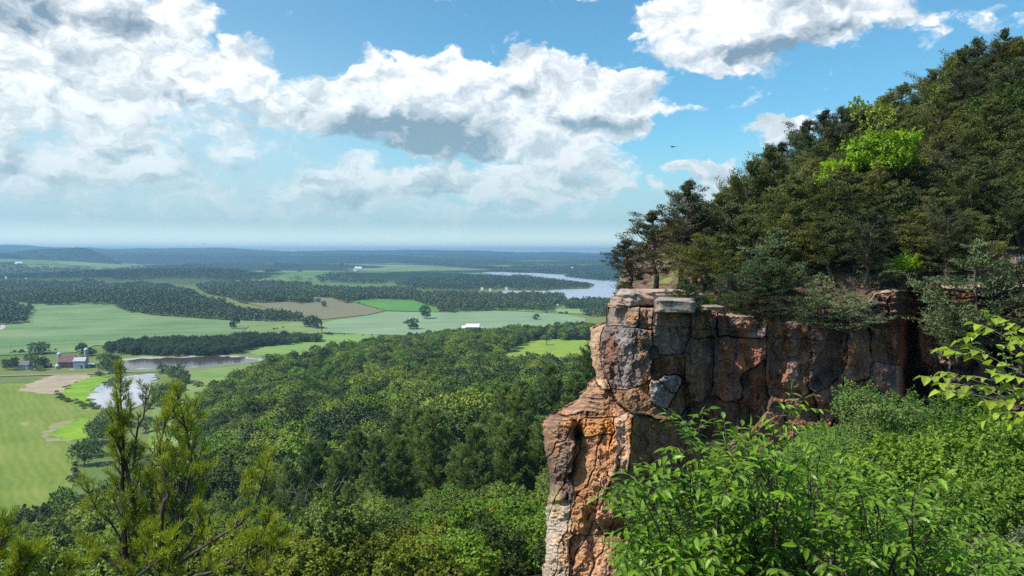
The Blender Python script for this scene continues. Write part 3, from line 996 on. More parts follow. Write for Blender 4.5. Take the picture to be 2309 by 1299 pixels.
def pine(seed, H, R, n_w, per, leafm, L=0.55, Wd=0.10, curve=0.35):
    """white pine: whorls of upswept boughs set with brushes of needles"""
    rs = np.random.RandomState(seed)
    zs = np.linspace(0, H, 8)
    off = np.cumsum(rs.normal(size=(8, 2)) * 0.008 * H, axis=0); off[0] = 0
    tr = np.column_stack([off, zs])
    lst = [(tr, 0.018 * H * np.linspace(1, 0.1, 8))]
    Ps, Ts, Ns = [], [], []
    for w in range(n_w):
        f = 0.16 + 0.84 * (w + 0.5 * rs.rand()) / n_w
        z = f * H
        a = np.array([np.interp(z, zs, tr[:, 0]), np.interp(z, zs, tr[:, 1]), z])
        nb = rs.randint(4, 7)
        a0 = rs.uniform(0, 6.28)
        for b_ in range(nb):
            azm = a0 + b_ * 6.283 / nb + rs.normal() * 0.25
            ln = R * (1.02 - f) ** 0.62 * rs.uniform(0.6, 1.15) * (1.0 if f > 0.3 else 0.75)
            hd = np.array([math.cos(azm), math.sin(azm), 0])
            u = np.linspace(0, 1, 5)[:, None]
            pts = a + hd * ln * u + np.array([0, 0, 1]) * ln * (curve * u ** 1.8 + 0.08 * u)
            lst.append((pts, 0.012 * ln * np.linspace(1, 0.25, 5) + 0.01))
            nt = max(3, int(ln * 2.6))
            for q in range(nt):
                uu = 0.25 + 0.78 * (q + rs.rand()) / nt
                side = np.array([-hd[1], hd[0], 0]) * rs.uniform(-1, 1) * 0.30 * ln * (1.15 - uu)
                c = a + hd * ln * uu + np.array([0, 0, ln * (curve * uu ** 1.8 + 0.08 * uu)]) + side
                base = hd * 0.7 + side * 0.5 + np.array([0, 0, 0.75])
                k = per
                dirs = base / np.linalg.norm(base) + rand_dirs(rs, k) * 0.65
                Ts.append(dirs); Ps.append(c + dirs * L * 0.4 + rs.normal(size=(k, 3)) * 0.18); Ns.append(rand_dirs(rs, k) * 0.8 + [0, 0, 0.9])
    P = np.concatenate(Ps); T = np.concatenate(Ts); N = np.concatenate(Ns)
    sc = rs.uniform(0.6, 1.3, len(P))
    V, F = leaf_quads(P, T, N, L * sc, Wd * sc, 0.3)
    tv, tf = tubes(lst, 5)
    return mesh_np("trunk", tv, tf, [M['bark']], smooth=True), mesh_np("crown", V, F, [leafm])


def plant(name, label, cat, loc, meshes, rz=0.0, scale=1.0, group=None, tilt=(0, 0)):
    """a tree: Empty > trunk, crown (shared meshes)"""
    root = thing(name, label, cat, loc, rz, group)
    root.rotation_euler = (tilt[0], tilt[1], rz)
    root.scale = (scale,) * 3 if np.isscalar(scale) else scale
    link('trunk', meshes[0], root)
    link('crown', meshes[1], root)
    return root


# mid-distance trees, one mesh each (their parts do not show)
def merge_tree(seed, R, H, z0, n_l, lump, n, L, leafm, base_r=0.25, **kw):
    rs = np.random.RandomState(seed)
    lumps = lump_cloud(rs, n_l, R - lump * 0.6, H, z0, lump)
    V, F = crown_np(rs, lumps, n, L, L * 0.7, **kw)
    tv, tf = limbs_np(rs, base_r, z0 + H, lumps, 5)
    VV, FF, MM = join([(V, F, 0), (tv, tf, 1)])
    return mesh_np("tree", VV, FF, [leafm, M['bark']], MM)


MID = [merge_tree(100 + k, 4.6, 6.5, 3.2, 13 + 2 * k, 2.0 - 0.15 * k, 4400, 0.50, M['leaf_forest'], jitter=0.32) for k in range(4)]
MID_BRIGHT = [merge_tree(120 + k, 4.2, 6.8, 2.4, 15, 1.6, 3400, 0.5, M['leaf_bright'], jitter=0.32) for k in range(2)]
MID_DARK = [merge_tree(140 + k, 3.4, 8.0, 2.0, 16, 1.4, 3200, 0.5, M['leaf_dark'], jitter=0.32) for k in range(2)]


def juniper_mid(seed):
    rs = np.random.RandomState(seed)
    lumps = []
    for k in range(12):
        f = k / 11
        lumps.append((np.array([rs.normal() * 0.25, rs.normal() * 0.25, 1.0 + f * 6.0]), 1.25 * (1.05 - f) + 0.25))
    V, F = crown_np(rs, lumps, 2600, 0.5, 0.22, up=0.1, flat=1.2)
    tv, tf = limbs_np(rs, 0.15, 7, lumps[:3], 5)
    VV, FF, MM = join([(V, F, 0), (tv, tf, 1)])
    return mesh_np("juniper", VV, FF, [M['leaf_dark'], M['bark']], MM)


MID_JUN = [juniper_mid(150), juniper_mid(151)]
BANK = [merge_tree(160 + k, 4.9, 7.6, 0.5, 13, 2.4, 4600, 0.55, M['leaf_bank']) for k in range(2)]
FIELD_TREE = [merge_tree(170 + k, 5.2, 8.8, 0.7, 15, 2.7, 5600, 0.60, M['leaf_dark']) for k in range(2)]


def far_crown(seed, leafm, n=200):
    rs = np.random.RandomState(seed)
    lumps = lump_cloud(rs, 9, 3.4, 5.5, 2.6, 2.2)
    V, F = crown_np(rs, lumps, n * 2, 1.9, 1.4, up=0.3, jitter=0.35, flat=0.9)
    lst = (np.array([[0, 0, 0], [0, 0, 3.0]]), np.array([0.4, 0.3]))
    tv, tf = tube_np(*lst, 4)
    # a closed dark core so that the far crown is not see-through
    return V, F, tv, tf


# ------------------------------------------------------------------ scatter
def poisson(rs, x0, x1, y0, y1, sp):
    nx = int((x1 - x0) / sp) + 1; ny = int((y1 - y0) / sp) + 1
    gx, gy = np.meshgrid(np.arange(nx), np.arange(ny))
    P = np.stack([x0 + (gx + rs.uniform(0.05, 0.95, gx.shape)) * sp, y0 + (gy + rs.uniform(0.05, 0.95, gy.shape)) * sp], -1).reshape(-1, 2)
    return P


def stuff_trees(name, pts, rots, scls, protos, idxs, label=None):
    """one object: points of a mesh that carry instances of the given tree meshes"""
    V = np.column_stack([pts])
    me = bpy.data.meshes.new(name)
    me.vertices.add(len(V)); me.vertices.foreach_set('co', np.asarray(V, np.float32).ravel())
    for k, v, ty in (('rot', rots, 'FLOAT'), ('scl', scls, 'FLOAT'), ('idx', idxs, 'INT')):
        a = me.attributes.new(k, ty, 'POINT')
        a.data.foreach_set('value', np.asarray(v, np.float32 if ty == 'FLOAT' else np.int32))
    o = link(name, me)
    ng = bpy.data.node_groups.new(name + "_nodes", 'GeometryNodeTree')
    ng.interface.new_socket('Geometry', in_out='INPUT', socket_type='NodeSocketGeometry')
    ng.interface.new_socket('Geometry', in_out='OUTPUT', socket_type='NodeSocketGeometry')
    gi = ng.nodes.new('NodeGroupInput'); go = ng.nodes.new('NodeGroupOutput')
    iop = ng.nodes.new('GeometryNodeInstanceOnPoints')
    ng.links.new(gi.outputs[0], iop.inputs['Points'])
    g2i = ng.nodes.new('GeometryNodeGeometryToInstance')
    for pr in reversed(protos):
        oi = ng.nodes.new('GeometryNodeObjectInfo'); oi.transform_space = 'ORIGINAL'
        oi.inputs['Object'].default_value = pr
        oi.inputs['As Instance'].default_value = False
        ng.links.new(oi.outputs['Geometry'], g2i.inputs[0])
    ng.links.new(g2i.outputs[0], iop.inputs['Instance'])
    iop.inputs['Pick Instance'].default_value = True

    def attr(nm, dt):
        nd = ng.nodes.new('GeometryNodeInputNamedAttribute'); nd.data_type = dt
        nd.inputs['Name'].default_value = nm
        return nd.outputs['Attribute']
    ng.links.new(attr('idx', 'INT'), iop.inputs['Instance Index'])
    cx = ng.nodes.new('ShaderNodeCombineXYZ'); ng.links.new(attr('rot', 'FLOAT'), cx.inputs[2])
    ng.links.new(cx.outputs[0], iop.inputs['Rotation'])
    ng.links.new(attr('scl', 'FLOAT'), iop.inputs['Scale'])
    ng.links.new(iop.outputs[0], go.inputs[0])
    md = o.modifiers.new("trees", 'NODES'); md.node_group = ng
    tag(o, label, 'woodland' if label else None, kind='stuff')
    return o

# ------------------------------------------------------------------ the wooded hillside below the rock
rs = np.random.RandomState(7)
P = poisson(rs, -330, 330, 60, 1450, 7.9)
Zp = height(P[:, 0], P[:, 1])
px, py = proj(np.column_stack([P, Zp]))
pxt, pyt = proj(np.column_stack([P, Zp + 9]))
D = P[:, 1]
vis = (px > -60) & (px < 1400) & (py > 640) & (pyt < 1330)
# edge of the forest against the plain, as it lies on the ground
EDGE = np.array([(-160, 1320), (-20, 1240), (100, 1235), (150, 1190), (250, 1150), (330, 1110), (395, 1070), (440, 1010), (450, 940), (470, 905), (520, 880), (560, 862), (625, 835), (690, 815), (770, 802), (850, 790),
                 (905, 782), (980, 772), (1040, 766), (1100, 764), (1200, 757), (1300, 752), (1420, 750), (1420, 1400), (-160, 1400)], float)
inF = in_poly(np.column_stack([px, py]), EDGE)
mead = to_plan([(1120, 812), (1160, 790), (1200, 772), (1240, 769), (1345, 772), (1352, 800), (1335, 835), (1280, 852), (1180, 856), (1130, 842)])
inM = in_poly(P, mead)
ok = vis & inF & ~inM & (D > 215)
P = P[ok]; Zp = Zp[ok]; D = D[ok]; px = px[ok]; py = py[ok]
cl = fbm(P[:, 0] / 70 + 3, P[:, 1] / 70, 3, 21)       # species come in stands
cj = fbm(P[:, 0] / 55 + 9, P[:, 1] / 90, 3, 31)
u = rs.rand(len(P))
kind = np.zeros(len(P), int)                          # 0 broadleaf 1 bright 2 dark 3 juniper
kind[u > 0.88] = 1
kind[(cl < 0.42) & (u < 0.55)] = 2
junz = in_poly(np.column_stack([px, py]), np.array([(600, 880), (700, 800), (800, 800), (880, 850), (860, 900), (800, 960), (760, 930), (700, 910), (620, 900)], float))
junz |= in_poly(np.column_stack([px, py]), np.array([(910, 838), (1000, 800), (1120, 800), (1150, 815), (1020, 850)], float))
kind[junz & (u < 0.7)] = 3
kind[(kind == 0) & (cj > 0.66) & (u < 0.4)] = 3
order = np.argsort(D)
PROT = {0: MID, 1: MID_BRIGHT, 2: MID_DARK, 3: MID_JUN}
NAMES = {0: 'broadleaf_tree', 1: 'lime_green_tree', 2: 'dark_broadleaf_tree', 3: 'juniper_tree'}
DESC = {0: 'round green broadleaf tree', 1: 'yellow green broadleaf tree', 2: 'narrow dark broadleaf tree', 3: 'pointed dark juniper'}
GRP = {0: 'green broadleaf trees of the hillside forest', 1: 'bright green trees of the hillside forest', 2: 'dark broadleaf trees of the hillside forest', 3: 'dark junipers of the hillside forest'}


def sizew(s):
    return 'large ' if s > 1.3 else ('small ' if s < 0.95 else '')


def side3(x, a=450, b=850):
    return 'on the left side' if x < a else ('in the middle' if x < b else 'on the right side')


def zone(d, x):
    if d < 290: return 'just above the pines'
    if d < 380: return 'halfway up the hillside forest'
    if d < 520: return 'on the upper slope of the forest'
    return 'on the far forest ridge'


cnt = {0: 0, 1: 0, 2: 0, 3: 0}
LIM = {0: 120, 1: 60, 2: 120, 3: 120}
first = {}
rest = []
for i in order:
    k = int(kind[i])
    pl = PROT[k]
    me = pl[rs.randint(len(pl))]
    s = (0.82 + 0.95 * rs.rand() ** 1.3) * (0.9 if k == 3 else 1.0)
    rz = rs.uniform(0, 6.28)
    if cnt[k] < LIM[k]:
        cnt[k] += 1
        if (k, me.name) not in first:
            o = link(NAMES[k], me); first[(k, me.name)] = o
        else:
            o = first[(k, me.name)].copy(); C.objects.link(o)
        o.location = (P[i, 0], P[i, 1], Zp[i] - 0.3)
        o.rotation_euler = (0, 0, rz)
        o.scale = (s, s, s * rs.uniform(0.85, 1.35))
        lb = sizew(s) + DESC[k] + ' ' + zone(D[i], px[i]) + ', ' + side3(px[i])
        tag(o, lb, 'tree', lb)
    else:
        rest.append((i, k, s, rz))
protos = [o for o in first.values()]
keys = list(first.keys())
if rest:
    idxs = []
    for (i, k, s, rz) in rest:
        c = [q for q, kk in enumerate(keys) if kk[0] == k]
        idxs.append(c[rs.randint(len(c))])
    ii = [r[0] for r in rest]
    stuff_trees('forest', np.column_stack([P[ii], Zp[ii] - 0.3]), [r[3] for r in rest], [r[2] for r in rest], protos, idxs)
print('forest individuals', cnt, 'rest', len(rest))

# ------------------------------------------------------------------ pines, shrubs and trees nearer the rock
PINE = [pine(200 + k, 17, 5.4, 19, 16, M['leaf_pine'], 0.80, 0.20, 0.45) for k in range(3)]
NEARB = [broadleaf(220 + k, 3.4, 4.6, 1.6, 20, 1.15, 15000, 0.26, M['leaf_olive'], M['bark'], 0.12) for k in range(2)]
NEARG = [broadleaf(230 + k, 4.0, 5.6, 2.2, 20, 1.35, 13000, 0.32, M['leaf_forest'], M['bark'], 0.16) for k in range(2)]
NEARL = [broadleaf(240 + k, 3.8, 5.2, 2.0, 19, 1.25, 13000, 0.30, M['leaf_bright'], M['bark_grey'], 0.14) for k in range(2)]


def ground_spot(px_, D_):
    x = (px_ - 1154.5) / FOC * D_
    return x, D_, float(height(np.array([x]), np.array([D_]))[0])


# pines (photo column of the trunk, distance, height)
pines = [(650, 185, 15), (700, 200, 16), (760, 190, 14), (800, 215, 16), (845, 200, 15), (895, 205, 18), (945, 195, 19), (975, 180, 19), (905, 170, 15), (1010, 190, 13), (860, 165, 11),
         (1075, 150, 16), (1040, 158, 13), (1120, 175, 16), (1140, 205, 20), (1175, 200, 21), (1205, 195, 19), (1235, 215, 23), (1260, 205, 20), (1150, 160, 16), (1190, 165, 16), (1225, 160, 15), (1300, 210, 20), (1280, 170, 17),
         (1335, 230, 27), (730, 230, 13), (1100, 225, 14), (1010, 230, 14), (600, 190, 11), (680, 160, 10), (780, 160, 10)]
for (pp, d, h) in pines:
    x, y, z = ground_spot(pp, d)
    m = PINE[rs.randint(3)]
    h *= 1.18
    s = h / 17
    if pp == 1335: lab, grp = 'tall pine leaning out from behind the left edge of the rock', None
    elif pp > 1090: lab, grp = 'dark green pine in the clump just left of the rock', 'pines beside the rock'
    elif pp > 830: lab, grp = 'dark green pine in the clump at mid slope', 'pines in the middle of the slope'
    else: lab, grp = 'dark green pine in the loose row on the left', 'pines on the left of the slope'
    plant('pine_tree', lab, 'tree', (x, y, z - 0.4), m, rs.uniform(0, 6.28), (s * 0.95, s * 0.95, s), grp)

# mixed undergrowth between D = 105 and 215: rounded green trees between the pines
Q = poisson(rs, -150, 60, 104, 225, 8.2)
qz = height(Q[:, 0], Q[:, 1]); qx, qy = proj(np.column_stack([Q, qz]))
for k in range(len(Q)):
    if not (-40 < qx[k] < 1380) or not in_poly(np.array([[qx[k], qy[k]]]), EDGE)[0]: continue
    if rs.rand() < 0.12: continue
    m = (NEARL if rs.rand() < 0.33 else NEARG)[rs.randint(2)]
    paler = m in NEARL  # true for the yellow green leaf kind
    band = 'lowest band' if Q[k, 1] < 145 else ('second band' if Q[k, 1] < 185 else 'third band')
    s = rs.uniform(0.72, 1.15)
    lb = sizew(s * 1.2) + ('yellow green' if paler else 'mid green') + ' tree among the pines, %s, %s' % (band, side3(qx[k]))
    plant('broadleaf_tree', lb, 'tree', (Q[k, 0], Q[k, 1], qz[k] - 1.2), m, rs.uniform(0, 6.28), s, lb)

# olive and bright shrubs close below the viewpoint
shr = []
Q = poisson(rs, -60, 12, 40, 100, 4.6)
for q in Q:
    z = float(height(q[0:1], q[1:2])[0])
    xx, yy = proj(np.array([q[0], q[1], z + 3]))
    if xx < -60 or xx > 1400 or q[1] < 40: continue
    if xx > 1165 and q[1] < 58: continue
    shr.append((q[0], q[1], z, xx, yy))
for (x, y, z, xx, yy) in shr:
    r = rs.rand()
    if xx > 1040 and y < 62 and r < .9: ms, lab, grp = NEARG, 'deep green shrub at the foot of the rock', 'deep green shrubs at the foot of the rock'
    elif xx > 980 and r < .8: ms, lab, grp = NEARL, 'yellow green young tree beside the rock', 'yellow green young trees beside the rock'
    elif xx < 380: ms, lab, grp = NEARG, 'mid green tree behind the near pine, low on the left', 'green trees behind the near pine'
    elif r < 0.85: ms, lab, grp = NEARB, 'olive green shrub of the bottom thicket', 'olive shrubs of the thicket'
    else: ms, lab, grp = NEARG, 'mid green shrub of the bottom thicket', 'green shrubs of the thicket'
    s = rs.uniform(0.62, 1.0)
    row = 'front row' if y < 55 else ('second row' if y < 72 else 'back row')
    lb = ('large ' if s > 0.88 else ('small ' if s < 0.72 else '')) + lab + ', ' + row
    plant('shrub', lb, 'shrub', (x, y, z - 2.0), ms[rs.randint(2)], rs.uniform(0, 6.28), s, lb)

# shrubs and small trees along the edge of the left field
for (pp, qq, s, lab) in [(190, 1050, 1.0, 'round green shrub at the edge of the left field, above the rest'), (215, 1000, 1.0, 'round green shrub at the field edge below the pond'), (240, 965, 0.9, 'dark bushy tree at the tip of the yellow meadow'),
                         (175, 1092, 0.45, 'small dark bush standing alone at the field edge'), (262, 1005, 0.8, 'dark bush behind the near pine, beside the field'), (330, 975, 0.75, 'dark bush in the meadow below the pond'), (365, 968, 0.6, 'small dark bush in the meadow below the pond'),
                         (300, 1040, 0.8, 'dark bush in the meadow behind the near pine'), (410, 1000, 1.0, 'dark green tree at the forest edge beside the meadow'), (205, 1030, 0.8, 'mid green shrub at the field edge between two larger ones')]:
    g0 = to_plan([(pp, qq)])[0]
    o = link('bush', BANK[rs.randint(2)]); o.location = g0; s *= 1.5; o.scale = (s, s, s); o.rotation_euler.z = rs.uniform(0, 6)
    tag(o, lab, 'bush')

# dead tree with bare branches
rs2 = np.random.RandomState(5)
lst = []


def bare(p, d, L, r, lev, lst, rs, kink=0.25, n=3):
    pts = [p]; dd = d / np.linalg.norm(d)
    for k in range(4):
        dd = dd + rs.normal(size=3) * kink * 0.5; dd /= np.linalg.norm(dd)
        pts.append(pts[-1] + dd * L / 4)
    lst.append((np.array(pts), r * np.linspace(1, 0.4, 5)))
    if lev:
        for k in range(n):
            a = pts[rs.randint(2, 5)]
            nd = dd + rs.normal(size=3) * 0.7
            bare(a, nd, L * rs.uniform(0.5, 0.75), r * 0.5, lev - 1, lst, rs, kink, n)


bare(np.zeros(3), np.array([0.05, 0, 1.0]), 6.0, 0.14, 3, lst, rs2, 0.3, 4)
V, F = tubes(lst, 5)
o = link('dead_tree', mesh_np('dead_tree', V, F, [M['bark_grey']], smooth=True))
x, y, z = ground_spot(712, 98); o.location = (x, y, z + 2.0); o.scale = (1.15,) * 3
tag(o, 'leafless pale grey dead tree standing among the pines', 'tree')

# ------------------------------------------------------------------ sandstone cliff
CL = NT  # noqa
z1 = lambda L: [(1200 + x / 1.858, 600 + y / 1.858) for x, y in L]
z8 = lambda L: [(1350 + x / 2.096, 680 + y / 2.096) for x, y in L]
GREY = (0.20, 0.165, 0.155); BROWN = (0.235, 0.135, 0.085); RED = (0.21, 0.09, 0.055); ORANGE = (0.42, 0.21, 0.08); PINK = (0.43, 0.30, 0.205)
PURPLE = (0.085, 0.062, 0.07); TAN = (0.38, 0.25, 0.15); PALE = (0.28, 0.26, 0.26); DKB = (0.13, 0.075, 0.05)
# outline, depth towards the viewer (m), rounding (px), colour
BLOCKS = [
    (z1([(322, 176), (445, 180), (434, 258), (318, 250)]), 0.55, 9, GREY), (z1([(447, 180), (504, 184), (505, 262), (437, 258)]), 0.55, 9, GREY),
    (z1([(300, 255), (440, 262), (500, 266), (496, 340), (488, 440), (468, 490), (400, 518), (345, 522), (325, 500), (300, 440), (285, 380), (290, 300)]), 0.75, 14, (0.20, 0.165, 0.165)),
    (z1([(238, 258), (300, 250), (292, 300), (283, 380), (300, 450), (318, 518), (290, 515), (262, 475), (246, 380), (238, 300)]), 0.35, 12, PINK),
    (z1([(510, 184), (662, 196), (657, 280), (640, 366), (530, 370), (514, 330), (508, 260)]), 0.50, 12, (0.24, 0.16, 0.13)),
    (z1([(534, 374), (632, 376), (637, 450), (600, 456), (510, 456), (494, 440), (502, 398)]), 0.35, 10, RED),
    (z1([(484, 343), (522, 343), (524, 390), (486, 392)]), 0.45, 8, GREY),
    (z1([(550, 460), (605, 460), (612, 490), (580, 527), (548, 505)]), 0.75, 8, PALE), (z1([(497, 500), (545, 503), (586, 540), (560, 592), (520, 582), (493, 545)]), 0.8, 9, PALE),
    (z1([(330, 528), (400, 524), (480, 492), (500, 580), (560, 602), (604, 556), (640, 480), (652, 600), (560, 645), (440, 596), (400, 602), (345, 588)]), 0.55, 14, (0.25, 0.15, 0.085)),
    (z1([(667, 202), (771, 206), (769, 290), (702, 304), (664, 288)]), 0.35, 12, BROWN),
    (z1([(774, 208), (900, 210), (958, 216), (960, 300), (880, 300), (790, 290), (778, 260)]), 0.7, 13, GREY),
    (z1([(640, 312), (752, 300), (748, 420), (752, 500), (705, 560), (655, 500), (636, 400)]), 0.3, 14, BROWN),
    (z1([(795, 300), (900, 302), (972, 312), (974, 380), (890, 448), (870, 560), (800, 560), (768, 520), (776, 380)]), 0.65, 13, RED),
    (z1([(875, 460), (974, 398), (988, 520), (962, 600), (900, 684), (838, 690), (868, 560)]), 0.05, 14, DKB),
    (z1([(640, 602), (762, 560), (872, 580), (882, 690), (800, 714), (640, 694)]), 0.1, 18, DKB),
    (z8([(830, 100), (982, 106), (1000, 180), (994, 320), (980, 430), (880, 442), (798, 430), (785, 350), (802, 200), (812, 150)]), 0.75, 13, (0.21, 0.115, 0.07)),
    (z8([(1012, 112), (1174, 120), (1176, 200), (1166, 300), (1120, 376), (1030, 420), (1003, 400), (1006, 250)]), 0.55, 12, (0.17, 0.10, 0.085)),
    (z8([(1010, 434), (1128, 384), (1165, 332), (1135, 480), (1085, 592), (1040, 560), (1028, 470)]), 0.65, 12, (0.26, 0.15, 0.12)),
    (z8([(985, 440), (1006, 434), (1028, 480), (1038, 555), (975, 545), (972, 480)]), 0.3, 9, BROWN),
    (z8([(1186, 140), (1280, 145), (1292, 290), (1270, 368), (1165, 374), (1176, 270)]), 0.45, 12, (0.22, 0.135, 0.095)),
    (z8([(1166, 388), (1284, 372), (1292, 420), (1252, 520), (1190, 604), (1116, 604), (1142, 500)]), 0.45, 13, (0.25, 0.145, 0.09)),
    (z8([(1292, 100), (1442, 110), (1432, 200), (1412, 288), (1304, 284), (1285, 200)]), 0.35, 12, (0.20, 0.115, 0.07)),
    (z8([(1310, 292), (1440, 322), (1422, 410), (1352, 420), (1282, 492), (1272, 470), (1296, 400)]), 0.55, 12, (0.26, 0.21, 0.21)),
    (z8([(1520, 60), (1586, 64), (1590, 180), (1588, 290), (1528, 300), (1516, 180)]), 0.2, 8, BROWN),
    (z8([(1594, 180), (1640, 186), (1680, 260), (1640, 380), (1590, 350)]), 0.5, 10, GREY),
    (z8([(1690, 116), (1780, 112), (1800, 140), (1780, 158), (1695, 156)]), 0.6, 8, BROWN),
    (z8([(1680, 240), (1850, 230), (1880, 420), (1700, 440), (1660, 380)]), 0.4, 14, (0.26, 0.2, 0.18)),
    (z8([(1870, 210), (2040, 220), (2100, 420), (1900, 420)]), 0.4, 14, (0.24, 0.19, 0.17)),
    # the buttress below
    (z1([(45, 648), (120, 622), (165, 636), (178, 740), (162, 860), (130, 842), (80, 884), (50, 790)]), 0.55, 14, (0.23, 0.15, 0.12)),
    (z1([(182, 722), (332, 700), (312, 860), (262, 1000), (205, 962), (168, 870)]), 0.15, 20, (0.34, 0.18, 0.10)),
    (z1([(214, 640), (340, 632), (356, 690), (330, 702), (222, 716)]), 0.3, 12, ORANGE),
    (z1([(345, 640), (408, 618), (420, 760), (402, 860), (330, 880), (322, 780), (352, 700)]), 0.65, 12, PINK),
    (z1([(416, 640), (560, 652), (700, 690), (780, 1000), (760, 1400), (430, 1400), (408, 860), (412, 740)]), -0.15, 8, (0.30, 0.185, 0.11)),
    (z1([(290, 892), (390, 872), (424, 960), (404, 1100), (300, 1122), (262, 1060)]), 0.55, 18, (0.38, 0.22, 0.14)),
    (z1([(56, 1022), (150, 1000), (172, 1130), (142, 1400), (44, 1400), (68, 1150)]), 0.45, 14, (0.36, 0.30, 0.25)),
    (z1([(152, 1130), (382, 1130), (420, 1300), (330, 1500), (148, 1500)]), 0.3, 20, (0.34, 0.20, 0.13)),
    (z1([(262, 1000), (290, 900), (258, 1060), (300, 1120), (160, 1120), (172, 1000), (205, 966)]), 0.2, 18, (0.40, 0.22, 0.11)),
    (z1([(120, 618), (190, 560), (240, 500), (262, 480), (290, 520), (325, 530), (400, 604), (345, 636), (214, 636), (165, 634)]), 0.25, 10, (0.36, 0.22, 0.14)),
]


def seg_dist(px, py, poly):
    d = np.full(px.shape, 1e9)
    for k in range(len(poly)):
        ax, ay = poly[k]; bx, by = poly[(k + 1) % len(poly)]
        vx, vy = bx - ax, by - ay
        t = np.clip(((px - ax) * vx + (py - ay) * vy) / (vx * vx + vy * vy + 1e-9), 0, 1)
        d = np.minimum(d, np.hypot(px - ax - t * vx, py - ay - t * vy))
    return d


PL = np.array([(640, 1379), (690, 1377), (700, 1374), (730, 1367), (738, 1344), (746, 1333), (780, 1331), (820, 1335), (848, 1342), (856, 1345), (864, 1331), (880, 1322), (892, 1306), (905, 1303), (920, 1276), (935, 1248), (948, 1228), (960, 1223),
               (1000, 1226), (1040, 1232), (1080, 1241), (1120, 1237), (1150, 1230), (1200, 1234), (1240, 1230), (1299, 1226), (1600, 1215)], float)
PT = np.array([(1200, 690), (1377, 694), (1472, 698), (1477, 702), (1560, 707), (1618, 709), (1628, 713), (1735, 716), (1745, 728), (1830, 735), (1905, 735), (1925, 712), (1955, 690), (1975, 662), (2040, 656), (2130, 652), (2309, 650), (2800, 640), (3700, 600)], float)
PXR = 3700.0
nc, nrw = 1180, 560
s_ = np.linspace(0, 1, nc) ** 1.25
rows = np.linspace(0, 1, nrw)
PXg = np.zeros((nrw, nc)); PYg = np.zeros((nrw, nc))
for r in range(nrw):
    # start with a nominal row height, then slide it to each column's own top edge
    py_nom = 700 + rows[r] * 830
    left = np.interp(py_nom, PL[:, 0], PL[:, 1]) + (vnoise(np.array([py_nom / 9.0]), np.array([1.3]), 3)[0] - 0.5) * 7 + (vnoise(np.array([py_nom / 3.5]), np.array([7.3]), 4)[0] - 0.5) * 3
    pxr = left + (PXR - left) * s_
    top = np.interp(pxr, PT[:, 0], PT[:, 1])
    PXg[r] = pxr
    PYg[r] = top + (1530 - top) * rows[r]
wob = (fbm(PXg / 26, PYg / 40, 4, 41, 0.6) - 0.5) * 14
wob2 = (fbm(PXg / 26 + 40, PYg / 26, 4, 42, 0.6) - 0.5) * 10
jx, jy = PXg + wob, PYg + wob2
lft = np.interp(PYg, PL[:, 0], PL[:, 1])
e = np.maximum(PXg - lft, 0)
# distance of the rock behind each point of the wall
Yb = np.interp(PXg + (fbm(PXg / 60, PYg / 45, 4, 77) - 0.5) * 70, [1200, 1475, 1500, 1600, 1750, 1950, 2030, 2060, 2125, 2140, 2309, 2760, 3700], [47.2, 47.2, 47.6, 48.4, 48.6, 49.2, 49.8, 52.2, 52.2, 47.6, 46.0, 43.0, 38.0])
low = sstep(868, 962, PYg) * sstep(1470, 1380, PXg)
Yb = Yb - 2.3 * low
pan = sstep(925, 950, PYg) * sstep(1405, 1425, PXg) * sstep(1600, 1540, PXg)
Yb = Yb - 0.7 * pan
Yb = Yb - 2.0 * sstep(1180, 1500, PYg) * sstep(1700, 1500, PXg)
Yb += low * np.clip((1425 - PXg) / 200, 0, 1) * 2.2 + sstep(1475, 1345, PXg) * (1 - low) * 0.9
Yb += 1.9 * np.exp(-e / 13.0) + 0.9 * np.exp(-e / 45.0)
# deep dark cave and the chimney above it
cave = np.array(z8([(1440, 60), (1516, 60), (1520, 300), (1560, 330), (1572, 420), (1556, 500), (1500, 500), (1424, 430), (1430, 330)]))
cin = in_poly(np.column_stack([jx.ravel(), jy.ravel()]), cave).reshape(jx.shape)
Yb += np.where(cin, np.minimum(seg_dist(jx, jy, cave) * 0.28, 5.0), 0)
col = np.zeros((nrw, nc, 3)); col[:] = (0.125, 0.085, 0.07)
off = np.full((nrw, nc), 0.0)
mask = np.zeros((nrw, nc))
rsb = np.random.RandomState(4)
best = np.full((nrw, nc), 1e3); second = np.full((nrw, nc), 1e3); bh = np.zeros((nrw, nc)); bl = np.zeros((nrw, nc))
for poly, dz_, rd, cc in BLOCKS:
    pa = np.array(poly)
    lo = pa.min(0) - 30; hi = pa.max(0) + 30
    sel = (jx > lo[0]) & (jx < hi[0]) & (jy > lo[1]) & (jy < hi[1])
    if not sel.any(): continue
    X1, Y1 = jx[sel], jy[sel]
    sd = seg_dist(X1, Y1, poly) * np.where(in_poly(np.column_stack([X1, Y1]), pa), -1, 1)
    tx, ty = rsb.uniform(-0.017, 0.017) if pa[:, 0].mean() > 1490 else rsb.uniform(-0.008, 0.008), rsb.uniform(-0.003, 0.004)
    h_ = dz_ * 1.15 + (X1 - pa[:, 0].mean()) * tx + (Y1 - pa[:, 1].mean()) * ty
    ob, o2, oh = best[sel], second[sel], bh[sel]
    cl_ = sd < ob
    second[sel] = np.where(cl_, ob, np.minimum(o2, sd))
    best[sel] = np.where(cl_, sd, ob)
    bh[sel] = np.where(cl_, h_, oh)
    cs_ = col[sel]; cs_[cl_] = np.array(cc); col[sel] = cs_
mask = sstep(16, 6, best)
crk = np.clip((second - best) / (1.6 + 5.5 * np.clip(fbm(jx / 30, jy / 30, 3, 99) - 0.3, 0, 1)), 0, 1)
openj = sstep(0.36, 0.60, fbm(jx / 45 + 5, jy / 60, 3, 97))
